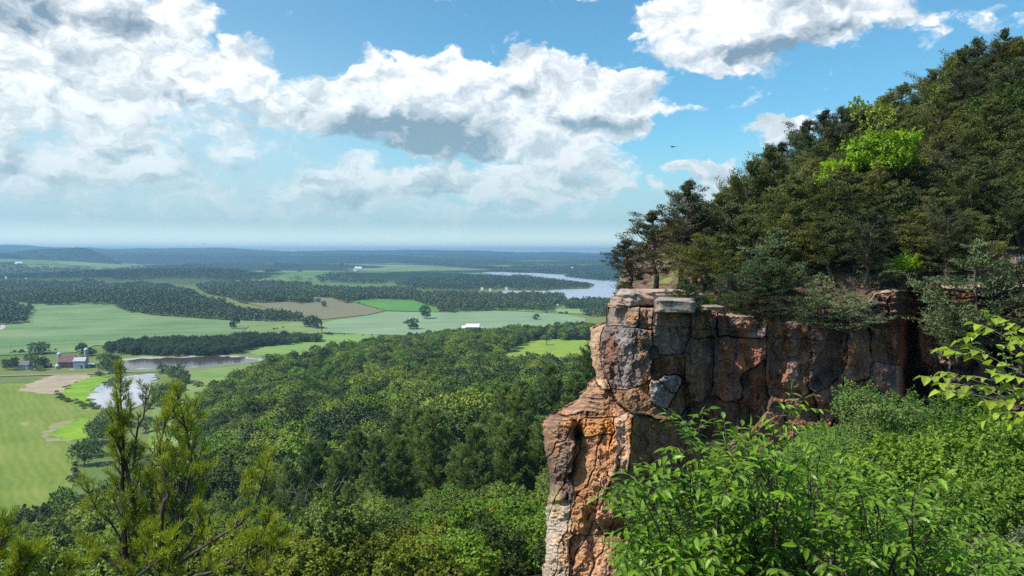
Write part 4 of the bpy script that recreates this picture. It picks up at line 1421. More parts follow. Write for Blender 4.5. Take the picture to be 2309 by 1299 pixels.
col = col * mask[..., None] + np.array([0.155, 0.10, 0.075]) * (1 - mask[..., None])
wr_ = sstep(1480, 1600, PXg)
groove = (1 - sstep(0, 1, crk / (1 + 1.0 * wr_))) * (0.18 + 0.25 * wr_ + (0.5 + 0.9 * wr_) * openj) * mask
# unlisted parts of the wall break up into tall ragged blocks of their own
gx_ = jx + fbm(jx / 70, jy / 130, 4, 5) * 190
cellx = np.abs((gx_ / 84) % 1 - 0.5) * 2
celly = np.abs(((jy + fbm(jx / 90, jy / 60, 3, 8) * 160 + hash2(np.floor(gx_ / 84), np.zeros_like(jx), 9) * 130) / 150) % 1 - 0.5) * 2
gen = 0.6 * (sstep(1, 0.80, cellx) - 0.25 * sstep(0.97, 1, celly)) * (0.4 + fbm(jx / 60, jy / 60, 2, 12))
off = (bh - groove) * mask + (0.1 + gen) * (1 - mask)
# beds: thin horizontal layers where the rock is flaggy
flag = sstep(1940, 1990, PXg) * sstep(770, 730, PYg) + sstep(2125, 2150, PXg) * sstep(1500, 900, PYg) * 0.8 + sstep(850, 880, PYg) * sstep(975, 940, PYg) * sstep(1400, 1330, PXg)
bed = fbm(PXg / 90, PYg / 5.5 + fbm(PXg / 40, PYg / 40, 2, 3) * 3, 3, 61, 0.6)
off += flag * (bed - 0.5) * 0.9


def terrace(f, n, sharp):
    q = f * n
    return (np.floor(q) + sstep(sharp, 1, q - np.floor(q))) / n


# broken faces: the stone parts along planes and leaves sharp steps
off += (terrace(fbm(PXg / 48 + wob / 30, PYg / 120, 4, 71, 0.6), 9, 0.75) - 0.5) * 1.5
off += (terrace(fbm(PXg / 38 + PYg / 160, PYg / 30, 4, 72, 0.55), 7, 0.8) - 0.5) * 0.6
rdg = 1 - np.abs(fbm(PXg / 22, PYg / 30, 4, 81, 0.6) - 0.5) * 2
off += (rdg - 0.8) * 0.20
off += (terrace(fbm(PXg / 13 + PYg / 60, PYg / 11, 3, 92, 0.6), 6, 0.8) - 0.5) * 0.26
off += (fbm(PXg / 4, PYg / 4, 3, 91, 0.6) - 0.5) * 0.10
# slanting cracks on the buttress
sl_ = np.abs(((PXg * 0.92 + PYg * 0.38 + fbm(PXg / 40, PYg / 60, 3, 33) * 50) / 46) % 1 - 0.5) * 2
lowm = sstep(930, 990, PYg) * sstep(1430, 1390, PXg)
off -= lowm * 0.30 * sstep(0.86, 1.0, sl_)
scal = fbm(PXg / 9, PYg / 4, 3, 35)
off += sstep(1120, 1180, PYg) * sstep(1300, 1260, PXg) * (scal - 0.5) * 0.6
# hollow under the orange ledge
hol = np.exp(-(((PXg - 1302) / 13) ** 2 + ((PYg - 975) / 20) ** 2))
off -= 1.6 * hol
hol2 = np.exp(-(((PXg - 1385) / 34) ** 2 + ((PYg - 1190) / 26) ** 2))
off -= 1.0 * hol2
Yd = Yb - off
# colour fields of the stone, with some sun and shade painted in
mott = fbm(PXg / 15, PYg / 22, 4, 51, 0.6)
streak = fbm(PXg / 9, PYg / 120, 4, 52, 0.6)


def paint(c, m):
    global col
    m = np.clip(m, 0, 1)[..., None]
    col = col * (1 - m) + np.array(c) * m


paint(ORANGE, sstep(0.55, 0.68, fbm(PXg / 26, PYg / 34, 4, 53)) * 0.55 * sstep(1700, 1500, PXg))
paint(RED, sstep(0.50, 0.66, fbm(PXg / 24 + 7, PYg / 40, 4, 54)) * 0.6 * sstep(1480, 1560, PXg))
paint((0.33, 0.13, 0.06), sstep(0.54, 0.68, fbm(PXg / 30 + 27, PYg / 60, 4, 64)) * 0.55 * sstep(1560, 1640, PXg))
paint(PURPLE, sstep(0.55, 0.70, streak) * 0.75 * sstep(1450, 1520, PXg))
paint(PURPLE, np.exp(-(((PXg - 1610) / 24) ** 2 + ((PYg - 800) / 120) ** 2)) * 0.8 * sstep(0.35, 0.55, mott + 0.1))
paint(PURPLE, np.exp(-(((PXg - 1480) / 22) ** 2)) * 0)
ell = lambda cx, cy, rx, ry: np.exp(-(((PXg - cx) / rx) ** 2 + ((PYg - cy) / ry) ** 2) ** 1.4)
paint(ORANGE, ell(1452, 768, 15, 55) * 0.85 * sstep(0.3, 0.5, mott))
paint(RED, ell(1375, 800, 22, 50) * 0.75)
paint((0.26, 0.24, 0.27), ell(1405, 780, 16, 70) * 0.8 * sstep(0.38, 0.55, mott))
paint((0.27, 0.24, 0.27), ell(1510, 770, 20, 30) * 0.6 * sstep(0.4, 0.6, mott))
paint(ORANGE, ell(1270, 945, 45, 12) * 0.6); paint(ORANGE, ell(1340, 945, 45, 16) * 0.8 * sstep(0.35, 0.5, mott)); paint((0.5, 0.22, 0.06), ell(1378, 990, 12, 60) * 0.85)
paint((0.045, 0.032, 0.03), ell(1303, 975, 12, 20) * 0.9)  # dark spot paints the shade inside the hollow
paint((0.52, 0.36, 0.30), ell(1403, 985, 10, 50) * 0.7); paint((0.50, 0.24, 0.08), ell(1420, 985, 4, 40) * 0.9)
paint(PURPLE, ell(1238, 1060, 16, 70) * 0.75); paint(PURPLE, ell(1285, 1080, 16, 90) * 0.55); paint((0.42, 0.36, 0.12), ell(1250, 1135, 14, 30) * 0.75)
paint((0.46, 0.40, 0.36), ell(1245, 1200, 22, 70) * 0.6); paint(ORANGE, ell(1300, 1210, 40, 30) * 0.5 * sstep(0.4, 0.6, mott)); paint((0.5, 0.3, 0.18), ell(1350, 1080, 30, 60) * 0.5)
paint((0.10, 0.055, 0.03), ell(1385, 1195, 30, 24) * 0.8); paint((0.52, 0.31, 0.19), ell(1335, 1250, 45, 50) * 0.55)  # the dark brown paints shade into the lower hollow
paint((0.10, 0.08, 0.085), ell(1745, 800, 12, 80) * .6); paint(PURPLE, ell(1850, 850, 30, 40) * 0.8); paint((0.28, 0.24, 0.25), ell(1790, 830, 8, 90) * 0.5)
paint(PURPLE, sstep(0.5, 0.8, flag) * sstep(0.45, 0.6, 1 - bed) * 0.6)
crack = (mask < 0.3) & (PXg > 1340) & (low < 0.3)
col *= (0.72 + 0.56 * mott)[..., None]
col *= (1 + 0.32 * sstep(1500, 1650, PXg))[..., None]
col *= (1 + 0.16 * low)[..., None]  # buttress lightened: sunlight painted into its colour
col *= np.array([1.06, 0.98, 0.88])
col *= (1 - 0.35 * sstep(2120, 2150, PXg))[..., None]  # right end darkened: its shade is painted into the colour
V = at(PXg.ravel(), PYg.ravel(), Yd.ravel()).reshape(nrw, nc, 3)
# lip: the top row rolls back over the edge
NB = 26
lip = np.zeros((NB, nc, 3)); lipc = np.zeros((NB, nc, 3))
for k in range(NB):
    f = (k + 1) * 0.16
    q = V[0].copy()
    q[:, 1] += f; q[:, 0] += f * 0.25
    q[:, 2] += 0.10 * (1 - math.exp(-f * 2)) + (fbm(q[:, 0] * 1.3, q[:, 1] * 1.3, 3, 17) - 0.5) * 0.35 * min(1, f)
    lip[NB - 1 - k] = q
    lipc[NB - 1 - k] = np.array(PINK) * 0.95
Vall = np.concatenate([lip, V], 0); call = np.concatenate([lipc, col], 0)
nr2 = nrw + NB
# flank: the left edge turns back, away from the viewer
NS = 34
fl = np.zeros((nr2, NS, 3)); flc = np.zeros((nr2, NS, 3))
for k in range(NS):
    f = 0.05 * (k + 1) + 0.012 * (k + 1) ** 2
    q = Vall[:, 0].copy()
    ray = q - EYE; ray /= ray[:, 1:2]
    q += ray * f + np.array([0.10, 0, 0]) * f ** 1.1
    q[:, 0] += (fbm(q[:, 1] * 0.9, q[:, 2] * 0.9, 4, 19) - 0.5) * 0.5 * min(1, f)
    fl[:, NS - 1 - k] = q
    flc[:, NS - 1 - k] = call[:, 0]
Vall = np.concatenate([fl, Vall], 1); call = np.concatenate([flc, call], 1)
nr_, nc_ = Vall.shape[:2]
i = np.arange(nr_ - 1)[:, None] * nc_; j = np.arange(nc_ - 1)[None]
F = np.stack([i + j, i + nc_ + j, i + nc_ + j + 1, i + j + 1], -1).reshape(-1, 4)

rockm, t = new_mat("sandstone")
g = t.n('ShaderNodeNewGeometry').outputs['Position']
at_ = t.n('ShaderNodeAttribute'); at_.attribute_name = 'stone'
n1 = t.noise(g, 1.1, 6, 0.65)
n2 = t.noise(g, 6.0, 6, 0.7)
n3 = t.noise(t.vm('MULTIPLY', g, (2.2, 2.2, 0.35)), 1.6, 5, 0.65)
n4 = t.noise(t.vm('MULTIPLY', g, (0.8, 0.8, 7.0)), 1.2, 5, 0.6)
k = t.ramp(n1, 0.28, 0.72, 0.62, 1.42, 'LINEAR')
k2 = t.ramp(n2, 0.3, 0.7, 0.72, 1.3, 'LINEAR')
kk = t.m('MULTIPLY', k, k2)
c = t.mix(1.0, at_.outputs['Color'], t.comb(kk, kk, kk), 'MULTIPLY')
c = t.mix(t.m('MULTIPLY', t.ramp(n3, 0.56, 0.66), 0.55), c, (0.055, 0.042, 0.042, 1))
c = t.mix(t.m('MULTIPLY', t.ramp(n4, 0.60, 0.70), 0.25), c, (0.38, 0.30, 0.24, 1))
n5 = t.noise(g, 14.0, 3, 0.6)
c = t.mix(t.m('MULTIPLY', t.ramp(n5, 0.64, 0.70), 0.55), c, (0.42, 0.40, 0.36, 1))
vo = t.n('ShaderNodeTexVoronoi', feature='DISTANCE_TO_EDGE'); t.put(vo.inputs['Vector'], t.vm('ADD', g, t.vm('SCALE', t.comb(n1, n2, n3), scale=0.9))); t.put(vo.inputs['Scale'], 1.1)
ed = t.ramp(vo.outputs[0], 0.0, 0.035)
hgt = t.m('ADD', t.m('MULTIPLY', n1, 0.5), t.m('ADD', t.m('MULTIPLY', n2, 0.30), t.m('ADD', t.m('MULTIPLY', n4, 0.28), t.m('MULTIPLY', ed, 0.10))))
finish(t, pbr(t, c, 0.88, hgt, 0.6, 0.10, 0.25))
M['rock'] = rockm
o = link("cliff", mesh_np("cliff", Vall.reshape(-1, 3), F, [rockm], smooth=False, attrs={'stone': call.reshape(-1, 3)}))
tag(o, kind='structure')


# ------------------------------------------------------------------ hilltop behind the edge
def ztop(x, y):
    x = np.asarray(x, float); y = np.asarray(y, float)
    e_ = y - 48.2
    z = 116.75 + 0.035 * e_ + sstep(17.5, 21.5, x) * 1.1
    z = z + 0.47 * np.maximum(0, x - 13 - 0.0 * e_) * sstep(-0.5, 15, e_)
    z = z + (fbm(x / 3.1, y / 3.1, 3, 23) - 0.5) * 1.1 * sstep(0.5, 4, e_) + (fbm(x / 0.9, y / 0.9, 3, 24) - 0.5) * 0.35
    return z - 0.5 * sstep(2.5, 0.0, e_) - 2.0 * sstep(0.6, -1.0, e_)


_o = np.argsort(V[0][:, 0]); EX = V[0][_o, 0]; EY = np.maximum.accumulate(V[0][_o, 1] * 0 + V[0][_o, 1])
uu = np.concatenate([-np.linspace(6, 0.4, 10), np.linspace(0, 46, 300), np.linspace(47, 90, 40)])
vv = np.concatenate([np.linspace(47.6, 66, 150), np.linspace(66.5, 110, 60)])
UU, VV = np.meshgrid(uu, vv)
xl = 6.0 + (VV - 47.6) * 0.155 + (vnoise(VV / 1.7, VV * 0, 3) - 0.5) * 0.5
XX = xl + UU * np.where(UU < 0, 0.12, 1)
Yedge = np.interp(XX, V[0][_o, 0], V[0][_o, 1]) + 0.35
VV = np.maximum(VV, Yedge)
ZZ = ztop(XX, VV)
Zedge = np.interp(XX, V[0][_o, 0], V[0][_o, 2]) + 0.03
ZZ = np.where(VV < Yedge + 3.0, np.minimum(ZZ * 0 + Zedge, ZZ + 9) * (1 - sstep(0.8, 3.0, VV - Yedge)) + ZZ * sstep(0.8, 3.0, VV - Yedge), ZZ)
ZZ = ZZ + np.where(UU < 0, UU * 3.0, 0)
XX = XX + np.where(UU < 0, (fbm(VV * 0.6, ZZ * 0.35, 4, 29) - 0.5) * 1.6 * np.minimum(1, -UU), 0)
hm2, t = new_mat("hilltop_soil_and_rock")
g = t.n('ShaderNodeNewGeometry')
n1 = t.noise(g.outputs['Position'], 0.5, 5, 0.65); n2 = t.noise(g.outputs['Position'], 4.0, 5, 0.7); n3 = t.noise(g.outputs['Position'], 0.33, 4, 0.6)
c = t.mix(t.ramp(n1, 0.42, 0.58), (0.24, 0.16, 0.11, 1), (0.12, 0.075, 0.05, 1))
c = t.mix(t.ramp(n3, 0.55, 0.64), c, (0.20, 0.22, 0.05, 1))
kz = t.ramp(n2, 0.3, 0.7, 0.6, 1.4, 'LINEAR')
c = t.mix(1.0, c, t.comb(kz, kz, kz), 'MULTIPLY')
finish(t, pbr(t, c, 0.95, t.m('ADD', n2, n1), 0.8, 0.2, 0.15))
n_, m_ = XX.shape
i = np.arange(n_ - 1)[:, None] * m_; j = np.arange(m_ - 1)[None]
F = np.stack([i + j, i + j + 1, i + m_ + j + 1, i + m_ + j], -1).reshape(-1, 4)
tag(link("hilltop_ground", mesh_np("hilltop_ground", np.stack([XX, VV, ZZ], -1).reshape(-1, 3), F, [hm2], smooth=True)), kind='structure')


def boulder(name, label, c, size, seed, rz=0.0, colr=PINK, power=0.55, parent=None, rough=0.10):
    """rounded sandstone block with bedding cracks"""
    n = 40
    th = np.linspace(0, math.pi, n); ph = np.linspace(0, 2 * math.pi, 2 * n, endpoint=False)
    TH_, PH_ = np.meshgrid(th, ph, indexing='ij')
    sg = lambda v, p: np.sign(v) * np.abs(v) ** p
    x = sg(np.sin(TH_), power) * sg(np.cos(PH_), power); y = sg(np.sin(TH_), power) * sg(np.sin(PH_), power); z = sg(np.cos(TH_), power)
    ns = fbm(x * 2 + seed * 3.1 + z * 1.7, y * 2 + z * 2.3, 4, seed) - 0.5
    strat = fbm(x * 0 + seed, z * 5 + ns * 2 + seed, 3, seed + 5) - 0.5
    k = 1 + ns * rough * 5 + strat * rough * 2.2 * (np.abs(z) < 0.9)
    X_, Y_, Z_ = x * k * size[0] / 2, y * k * size[1] / 2, z * (1 + ns * rough * 3) * size[2] / 2
    m = 2 * n
    i = np.arange(n - 1)[:, None] * m; j = np.arange(m)[None]; j2 = (j + 1) % m
    F = np.stack([i + j, i + m + j, i + m + j2, i + j2], -1).reshape(-1, 4)
    cc = np.ones((n * m, 3)) * np.array(colr)
    o = link(name, mesh_np(name, np.stack([X_, Y_, Z_], -1).reshape(-1, 3), F, [M['rock']], smooth=True, attrs={'stone': cc}), parent, c)
    o.rotation_euler.z = rz
    if label: tag(o, label, 'rock')
    return o


def put_rock(label, pxc, pyc, D_, wpx, hpx, depth, seed, rz=0.0, colr=PINK, **kw):
    c = at(pxc, pyc, D_)
    return boulder('boulder', label, c, (wpx / FOC * D_, depth, hpx / FOC * D_), seed, rz, colr, **kw)


put_rock('wide flat topped slab jutting from the cliff edge beside the small edge cedar', 1514, 687, 48.0, 88, 32, 3.0, 11, 0.05, (0.31, 0.25, 0.21), power=0.3, rough=0.05)
put_rock('smooth rounded pink boulder at the left end of the ledge', 1450, 672, 48.2, 56, 34, 1.8, 12, 0.1, (0.42, 0.26, 0.19), power=0.6)
put_rock('rounded grey boulder left of the pink one at the cliff corner', 1417, 672, 48.3, 40, 40, 2.2, 13, 0.3, (0.34, 0.27, 0.23), power=0.65)
put_rock('small stacked flat stone at the very left corner of the cliff top', 1397, 678, 48.4, 28, 18, 1.4, 14, 0.5, (0.36, 0.25, 0.19))
put_rock('low slab under the small stacked stone at the left corner', 1392, 688, 48.3, 34, 12, 1.5, 15, 0.2, (0.4, 0.27, 0.2))
put_rock('broad pale slab behind the two rounded boulders', 1490, 660, 50.6, 120, 14, 3.0, 16, 0.0, (0.46, 0.33, 0.26), power=0.35, rough=0.05)
put_rock('shelf of pale rock behind the small edge cedar', 1550, 668, 50.0, 70, 14, 2.0, 17, 0.0, (0.46, 0.33, 0.25), power=0.35, rough=0.05)
put_rock('thin overhanging ledge slab right of the small edge cedar', 1604, 693, 48.0, 44, 11, 1.8, 18, 0.0, (0.33, 0.26, 0.2), power=0.4)
put_rock('upright reddish block on the slope above the ledge', 1632, 640, 51.8, 22, 46, 1.2, 19, 0.3, (0.42, 0.26, 0.2), power=0.45)
put_rock('reddish broken block beside the upright one', 1658, 636, 52.2, 26, 34, 1.3, 20, 0.7, (0.40, 0.25, 0.19), power=0.45)
put_rock('pale block under the cedars on the slope', 1682, 650, 51.6, 30, 18, 1.2, 21, 0.2, (0.44, 0.31, 0.24), power=0.45)
put_rock('dark rounded rock in the shade under the hanging cedar', 1740, 662, 51.0, 36, 22, 1.3, 22, 0.1, (0.3, 0.22, 0.2))
put_rock('flat reddish stone at the cliff edge left of the dark gully', 1990, 664, 49.6, 34, 9, 1.4, 23, 0.1, (0.5, 0.3, 0.2), power=0.4)
put_rock('upright orange pillar of rock at the edge of the dark gully', 2137, 690, 48.2, 14, 70, 1.2, 24, 0.1, (0.5, 0.28, 0.16), power=0.5)
put_rock('grey slab at the cliff edge near the right side', 2230, 652, 47.2, 60, 9, 1.4, 25, 0.1, (0.4, 0.3, 0.25), power=0.4)

# ------------------------------------------------------------------ cedars of the hilltop
rs = np.random.RandomState(31)
CED = [cedar(300 + k, 6.5, 2.5 + 0.3 * (k % 2), 54, 84, M['leaf_cedar'], lean=0.05 + 0.06 * k, L=0.155, Wd=0.055) for k in range(4)]
CEDD = [cedar(320 + k, 7.5, 2.6, 56, 84, M['leaf_cedar_dark'], lean=0.16 + 0.05 * k, L=0.155, Wd=0.055, bare=0.24) for k in range(2)]
CEDP = [cedar(330 + k, 5.0, 2.5, 36, 50, M['leaf_cedar_pale'], lean=0.02, L=0.18, Wd=0.06, droop=0.45, bare=0.12) for k in range(2)]
SNAG = []
for k in range(2):
    lst = []
    bare(np.zeros(3), np.array([0.1, 0, 1.0]), 2.6, 0.07, 3, lst, np.random.RandomState(60 + k), 0.45, 4)
    V, F = tubes(lst, 5)
    SNAG.append(mesh_np('snag', V, F, [M['bark_grey']], smooth=True))


def on_hill(px_, D_):
    x = (px_ - 1154.5) / FOC * D_
    return x, D_, float(ztop(np.array([x]), np.array([D_]))[0])


def hill_tree(nm, label, pp, d, h, meshes, mh, rz=0.0, wide=1.0, group=None, dz=-0.15, tilt=(0, 0), top=None):
    x, y, z = on_hill(pp, d)
    if top is not None:
        h = float(at(pp, top, d)[2]) - z - dz
        wide = wide * min(1.0, 6.5 / h) if h > 6.5 else wide
    s = h / mh
    return plant(nm, label, 'tree', (x, y, z + dz), meshes, rz, (s * wide, s * wide, s), group, tilt)


# named trees of the skyline and of the edge
hill_tree('cedar_tree', 'tall dark windswept cedar at the left end of the ledge, first against the sky', 1528, 56.5, 7.8, CEDD[1], 7.5, 0.0, 1.15, top=412)
hill_tree('cedar_tree', 'dark cedar just left of the tall windswept one', 1475, 56.5, 5.3, CEDD[0], 7.5, 0.3, 1.25, top=478)
hill_tree('cedar_tree', 'dark low cedar at the outer corner of the cliff above the lake', 1432, 55.0, 3.6, CEDD[0], 7.5, 2.0, 1.35, top=545)
hill_tree('cedar_tree', 'small ragged cedar hanging over the left corner of the cliff', 1392, 53.0, 1.9, CEDD[1], 7.5, 3.2, 1.3, dz=-0.5, tilt=(0, -0.5))
hill_tree('cedar_tree', 'dark cedar standing close behind the tall windswept one', 1562, 58.0, 6.0, CEDD[0], 7.5, 0.2, 1.1, top=440)
hill_tree('cedar_tree', 'small twisted cedar rooted at the very cliff edge beside the flat slab', 1556, 48.6, 3.1, CED[0], 6.5, 2.9, 1.25, dz=-0.9)
hill_tree('cedar_tree', 'broad olive cedar leaning over the ledge above the pale shelf', 1585, 52.5, 4.4, CED[1], 6.5, 3.3, 1.3)
hill_tree('cedar_tree', 'dark cedar whose low boughs hang over the cliff right of the ledge', 1692, 49.2, 4.6, CED[2], 6.5, 1.2, 1.2, dz=-1.0)
hill_tree('cedar_tree', 'low dark cedar hiding the cliff edge below the rocky slope', 1735, 48.7, 3.2, CEDD[0], 7.5, 2.2, 1.7, dz=-1.6)
hill_tree('cedar_tree', 'pale grey green cedar sprawling over the edge beside the bare twisted branches', 1855, 48.8, 3.2, CEDP[0], 5.0, 0.4, 1.35, dz=-1.3)
hill_tree('cedar_tree', 'pale cedar bough hanging far down the wall below the bare twisted branches', 1925, 48.3, 2.6, CEDP[1], 5.0, 1.4, 1.4, dz=-1.9)
hill_tree('cedar_tree', 'small pale cedar on the edge above the brown block of the wall', 1815, 48.6, 2.0, CEDP[1], 5.0, 3.4, 1.3, dz=-1.0)
hill_tree('cedar_tree', 'large pale cedar hanging over the cliff near the right side', 2225, 46.3, 4.2, CEDP[0], 5.0, 2.4, 1.0, dz=-2.0, top=548)
hill_tree('cedar_tree', 'pale cedar partly cut off at the right side, hanging over the cliff', 2305, 45.6, 3.4, CEDP[1], 5.0, 4.4, 1.0, dz=-2.2, top=590)
for (pp, d, zz, sc, lab) in [(1905, 48.0, 0.4, 0.55, 'bare grey twisted branches over the cliff edge between the pale cedars'), (1940, 47.8, -0.3, 0.42, 'smaller tangle of bare branches hanging below the twisted ones'), (1655, 51.0, 1.3, 0.6, 'bare pale forked branch among the cedars above the ledge')]:
    x, y, z = on_hill(pp, d)
    o = link('bare_branch', SNAG[0 if sc > .5 else 1], None, (x, y, z + zz)); o.rotation_euler = (0.9, 0.8 if pp > 1900 else -0.4, 1.0); o.scale = (sc,) * 3
    tag(o, lab, 'branch')

# bright deciduous tree in the middle of the cedars
LIME = broadleaf(350, 2.6, 3.6, 2.6, 17, 0.85, 9000, 0.20, M['leaf_lime'], M['bark'], 0.1, jitter=0.45, up=0.7, flat=0.5)
hill_tree('maple_tree', 'bright lime green deciduous tree in the middle of the dark cedars', 1978, 56.5, 6.9, LIME, 6.2, 0, 0.92, top=282)
hill_tree('maple_tree', 'small lime green sapling left of the bright deciduous tree', 1880, 56.5, 4.4, LIME, 6.2, 2, 0.65, top=345)
DKG = broadleaf(352, 2.6, 3.0, 1.2, 14, 0.95, 9000, 0.18, M['leaf_forest'], M['bark'], 0.08)
hill_tree('shrub', 'dark green leafy shrub under the bright deciduous tree', 1990, 55.0, 3.2, DKG, 4.2, 0, 1.0)
hill_tree('shrub', 'round leafy tree on the skyline behind the bright deciduous tree', 1955, 67.0, 5.2, DKG, 4.2, 1, 0.8, top=244)
hill_tree('shrub', 'yellow green tuft on the slope above the cliff edge cedars', 1770, 52.0, 1.0, LIME, 6.2, 0, 1.3)
GR = broadleaf(353, 1.6, 0.8, 0.1, 8, 0.55, 3500, 0.16, M['leaf_lime'], M['bark'], 0.03)
hill_tree('shrub', 'yellow green grassy clump above the dark gully', 2030, 51.5, 0.9, GR, 0.9, 0, 0.9)
hill_tree('shrub', 'small yellow green clump on the rock shelf beside the edge cedar', 1590, 49.8, 0.45, GR, 0.9, 0, 0.7, dz=0.0)

# skyline: (column, distance, tree height)
SKY_T = [(1600, 60, 442), (1640, 60, 405), (1665, 61, 372), (1705, 62, 338), (1744, 63, 338), (1769, 64, 322), (1797, 64, 292), (1823, 65, 272), (1848, 65, 254), (1890, 66, 243), (1917, 66, 241), (1938, 66, 250), (1975, 67, 242), (2005, 67, 210), (2037, 68, 188),
         (2070, 68, 165), (2100, 69, 135), (2138, 69, 120), (2165, 69, 105), (2190, 70, 88), (2222, 70, 75), (2245, 70, 92), (2270, 70, 95), (2295, 70, 86), (2320, 70, 80), (2350, 70, 75)]
for q, (pp, d, h) in enumerate(SKY_T):
    dark = q in (5, 7, 8, 9, 11, 22, 24)
    m = (CEDD if dark else CED)[rs.randint(2 if dark else 4)]
    where = 'left part' if pp < 1750 else ('middle part' if pp < 2000 else 'upper right part')
    hill_tree('cedar_tree', ('dark' if dark else 'olive green') + ' cedar standing against the sky on the %s of the hill' % where, pp - (12 if dark else 8), d, 0, m, 7.5 if dark else 6.5, rs.uniform(-0.5, 0.5), rs.uniform(0.85, 1.1), ('dark' if dark else 'olive green') + ' cedars against the sky, %s' % where, top=h)

Q = poisson(rs, 11, 74, 49.0, 70, 2.15)
for q in Q:
    z = float(ztop(q[0:1], q[1:2])[0]) - 0.2
    xx, yy = proj(np.array([q[0], q[1], z]))
    if xx > 2950 or xx < 1570: continue
    if xx < 2350 and q[1] < (52.0 if xx > 2225 else 49.9): continue
    if xx > 2420 and rs.rand() < 0.45: continue
    if xx < 1720 and q[1] < 53.5: continue
    if abs(xx - 1985) < 95 and 49 < q[1] < 58 and rs.rand() < 0.75: continue
    r = rs.rand()
    h = rs.uniform(4.0, 6.6) * (0.8 if q[1] < 53 else 1.0)
    sky_y = np.interp(xx, [1570, 1640, 1700, 1770, 1850, 1940, 2000, 2100, 2200, 2420], [480, 420, 350, 335, 268, 258, 225, 150, 95, 80])
    h = min(h, float(at(xx, sky_y + 46, q[1])[2]) - z)
    if h < 1.2: continue
    if r < 0.70: m, mh, cn = CED[rs.randint(4)], 6.5, 'olive green'
    elif r < 0.86: m, mh, cn = CEDD[rs.randint(2)], 7.5, 'dark'
    elif r < 0.95: m, mh, cn = CEDP[rs.randint(2)], 5.0, 'pale grey green'
    elif 1770 < xx < 2080: m, mh, cn = CED[1], 6.5, 'olive green'
    else: m, mh, cn = DKG, 4.2, 'leafy'
    row = 'front rows above the cliff' if q[1] < 55.5 else ('middle rows of the hill' if q[1] < 62 else 'back rows of the hill')
    side = 'left' if xx < 1850 else ('middle' if xx < 2100 else ('right' if xx < 2330 else 'far right'))
    s = h / mh; w = rs.uniform(0.85, 1.25)
    plant('cedar_tree' if cn != 'leafy' else 'shrub', '%s %s, %s, %s side' % (cn, 'cedar' if cn != 'leafy' else 'green shrub', row, side), 'tree' if cn != 'leafy' else 'shrub', (q[0], q[1], z), m, rs.uniform(0, 6.28) if cn == 'leafy' else rs.uniform(-1.2, 1.2), (s * w, s * w, s),
          '%s cedars of the %s, %s' % (cn, row, side) if cn != 'leafy' else 'leafy shrubs of the %s, %s' % (row, side))

for (pp, d, h, mm, lab) in [(1935, 52.5, 4.6, 0, 'olive green cedar on the slope just left of the yellow green clump'), (1975, 54.5, 5.0, 2, 'olive green cedar behind the yellow green clump above the gully'), (2075, 51.5, 4.2, 1, 'olive green cedar standing right above the dark gully'),
                            (2030, 53.6, 4.4, 3, 'cedar on the bare slope above the dark gully'), (1880, 51.2, 4.0, 3, 'cedar on the slope above the bare twisted branches'), (2130, 50.5, 3.6, 0, 'cedar above the orange pillar at the gully')]:
    hill_tree('cedar_tree', lab, pp, d, h, CED[mm], 6.5, mm * 0.7, 1.25)
for (pp, d, h, mm, dz_, lab) in [(2165, 46.6, 3.6, 1, -1.7, 'pale cedar leaning over the rim between the orange pillar and the large pale cedar'), (1985, 50.6, 3.0, 0, -1.2, 'grey green cedar drooping over the rim left of the dark gully'), (2060, 53.0, 3.4, 1, -0.8, 'grey green cedar at the head of the dark gully'), (2110, 51.5, 3.0, 0, -0.9, 'grey green cedar drooping over the rim right of the gully'),
                                 (2185, 47.6, 2.8, 1, -1.2, 'grey green cedar spilling over the rim right of the orange pillar'), (2150, 48.6, 2.2, 0, -0.6, 'small grey green cedar on top of the orange pillar'), (1640, 49.6, 2.2, 1, -0.6, 'small grey green cedar on the ledge below the reddish blocks')]:
    hill_tree('cedar_tree', lab, pp, d, h, CEDP[mm], 5.0, pp * 0.01, 1.35, dz=dz_)

# grey wooden bench seat showing at the right side of the frame
bx_, by_, bz_ = on_hill(2300, 49.6)
wood = flat_mat("weathered_wood", (0.34, 0.31, 0.33, 1), 0.8, 0.2, 5)
c0 = at(2302, 589, 49.0)
bench = thing('bench', 'weathered grey wooden bench on the hill at the right side, partly behind cedars', 'bench', (c0[0], c0[1], c0[2] - 0.5))
for nm, dy, dz in (('backrest', 0.25, 0.62), ('seat', -0.05, 0.40)):
    b = MB(); b.box((0.55, dy, dz), (1.5, 0.06 if nm == 'backrest' else 0.4, 0.30 if nm == 'backrest' else 0.06)); b.build(nm, wood, bench)
for xx in (-0.05, 1.15):
    b = MB(); b.box((xx, 0.16, 0.18), (0.09, 0.12, 0.37)); b.build('leg', wood, bench)

# ------------------------------------------------------------------ woods of the plain
rs = np.random.RandomState(91)


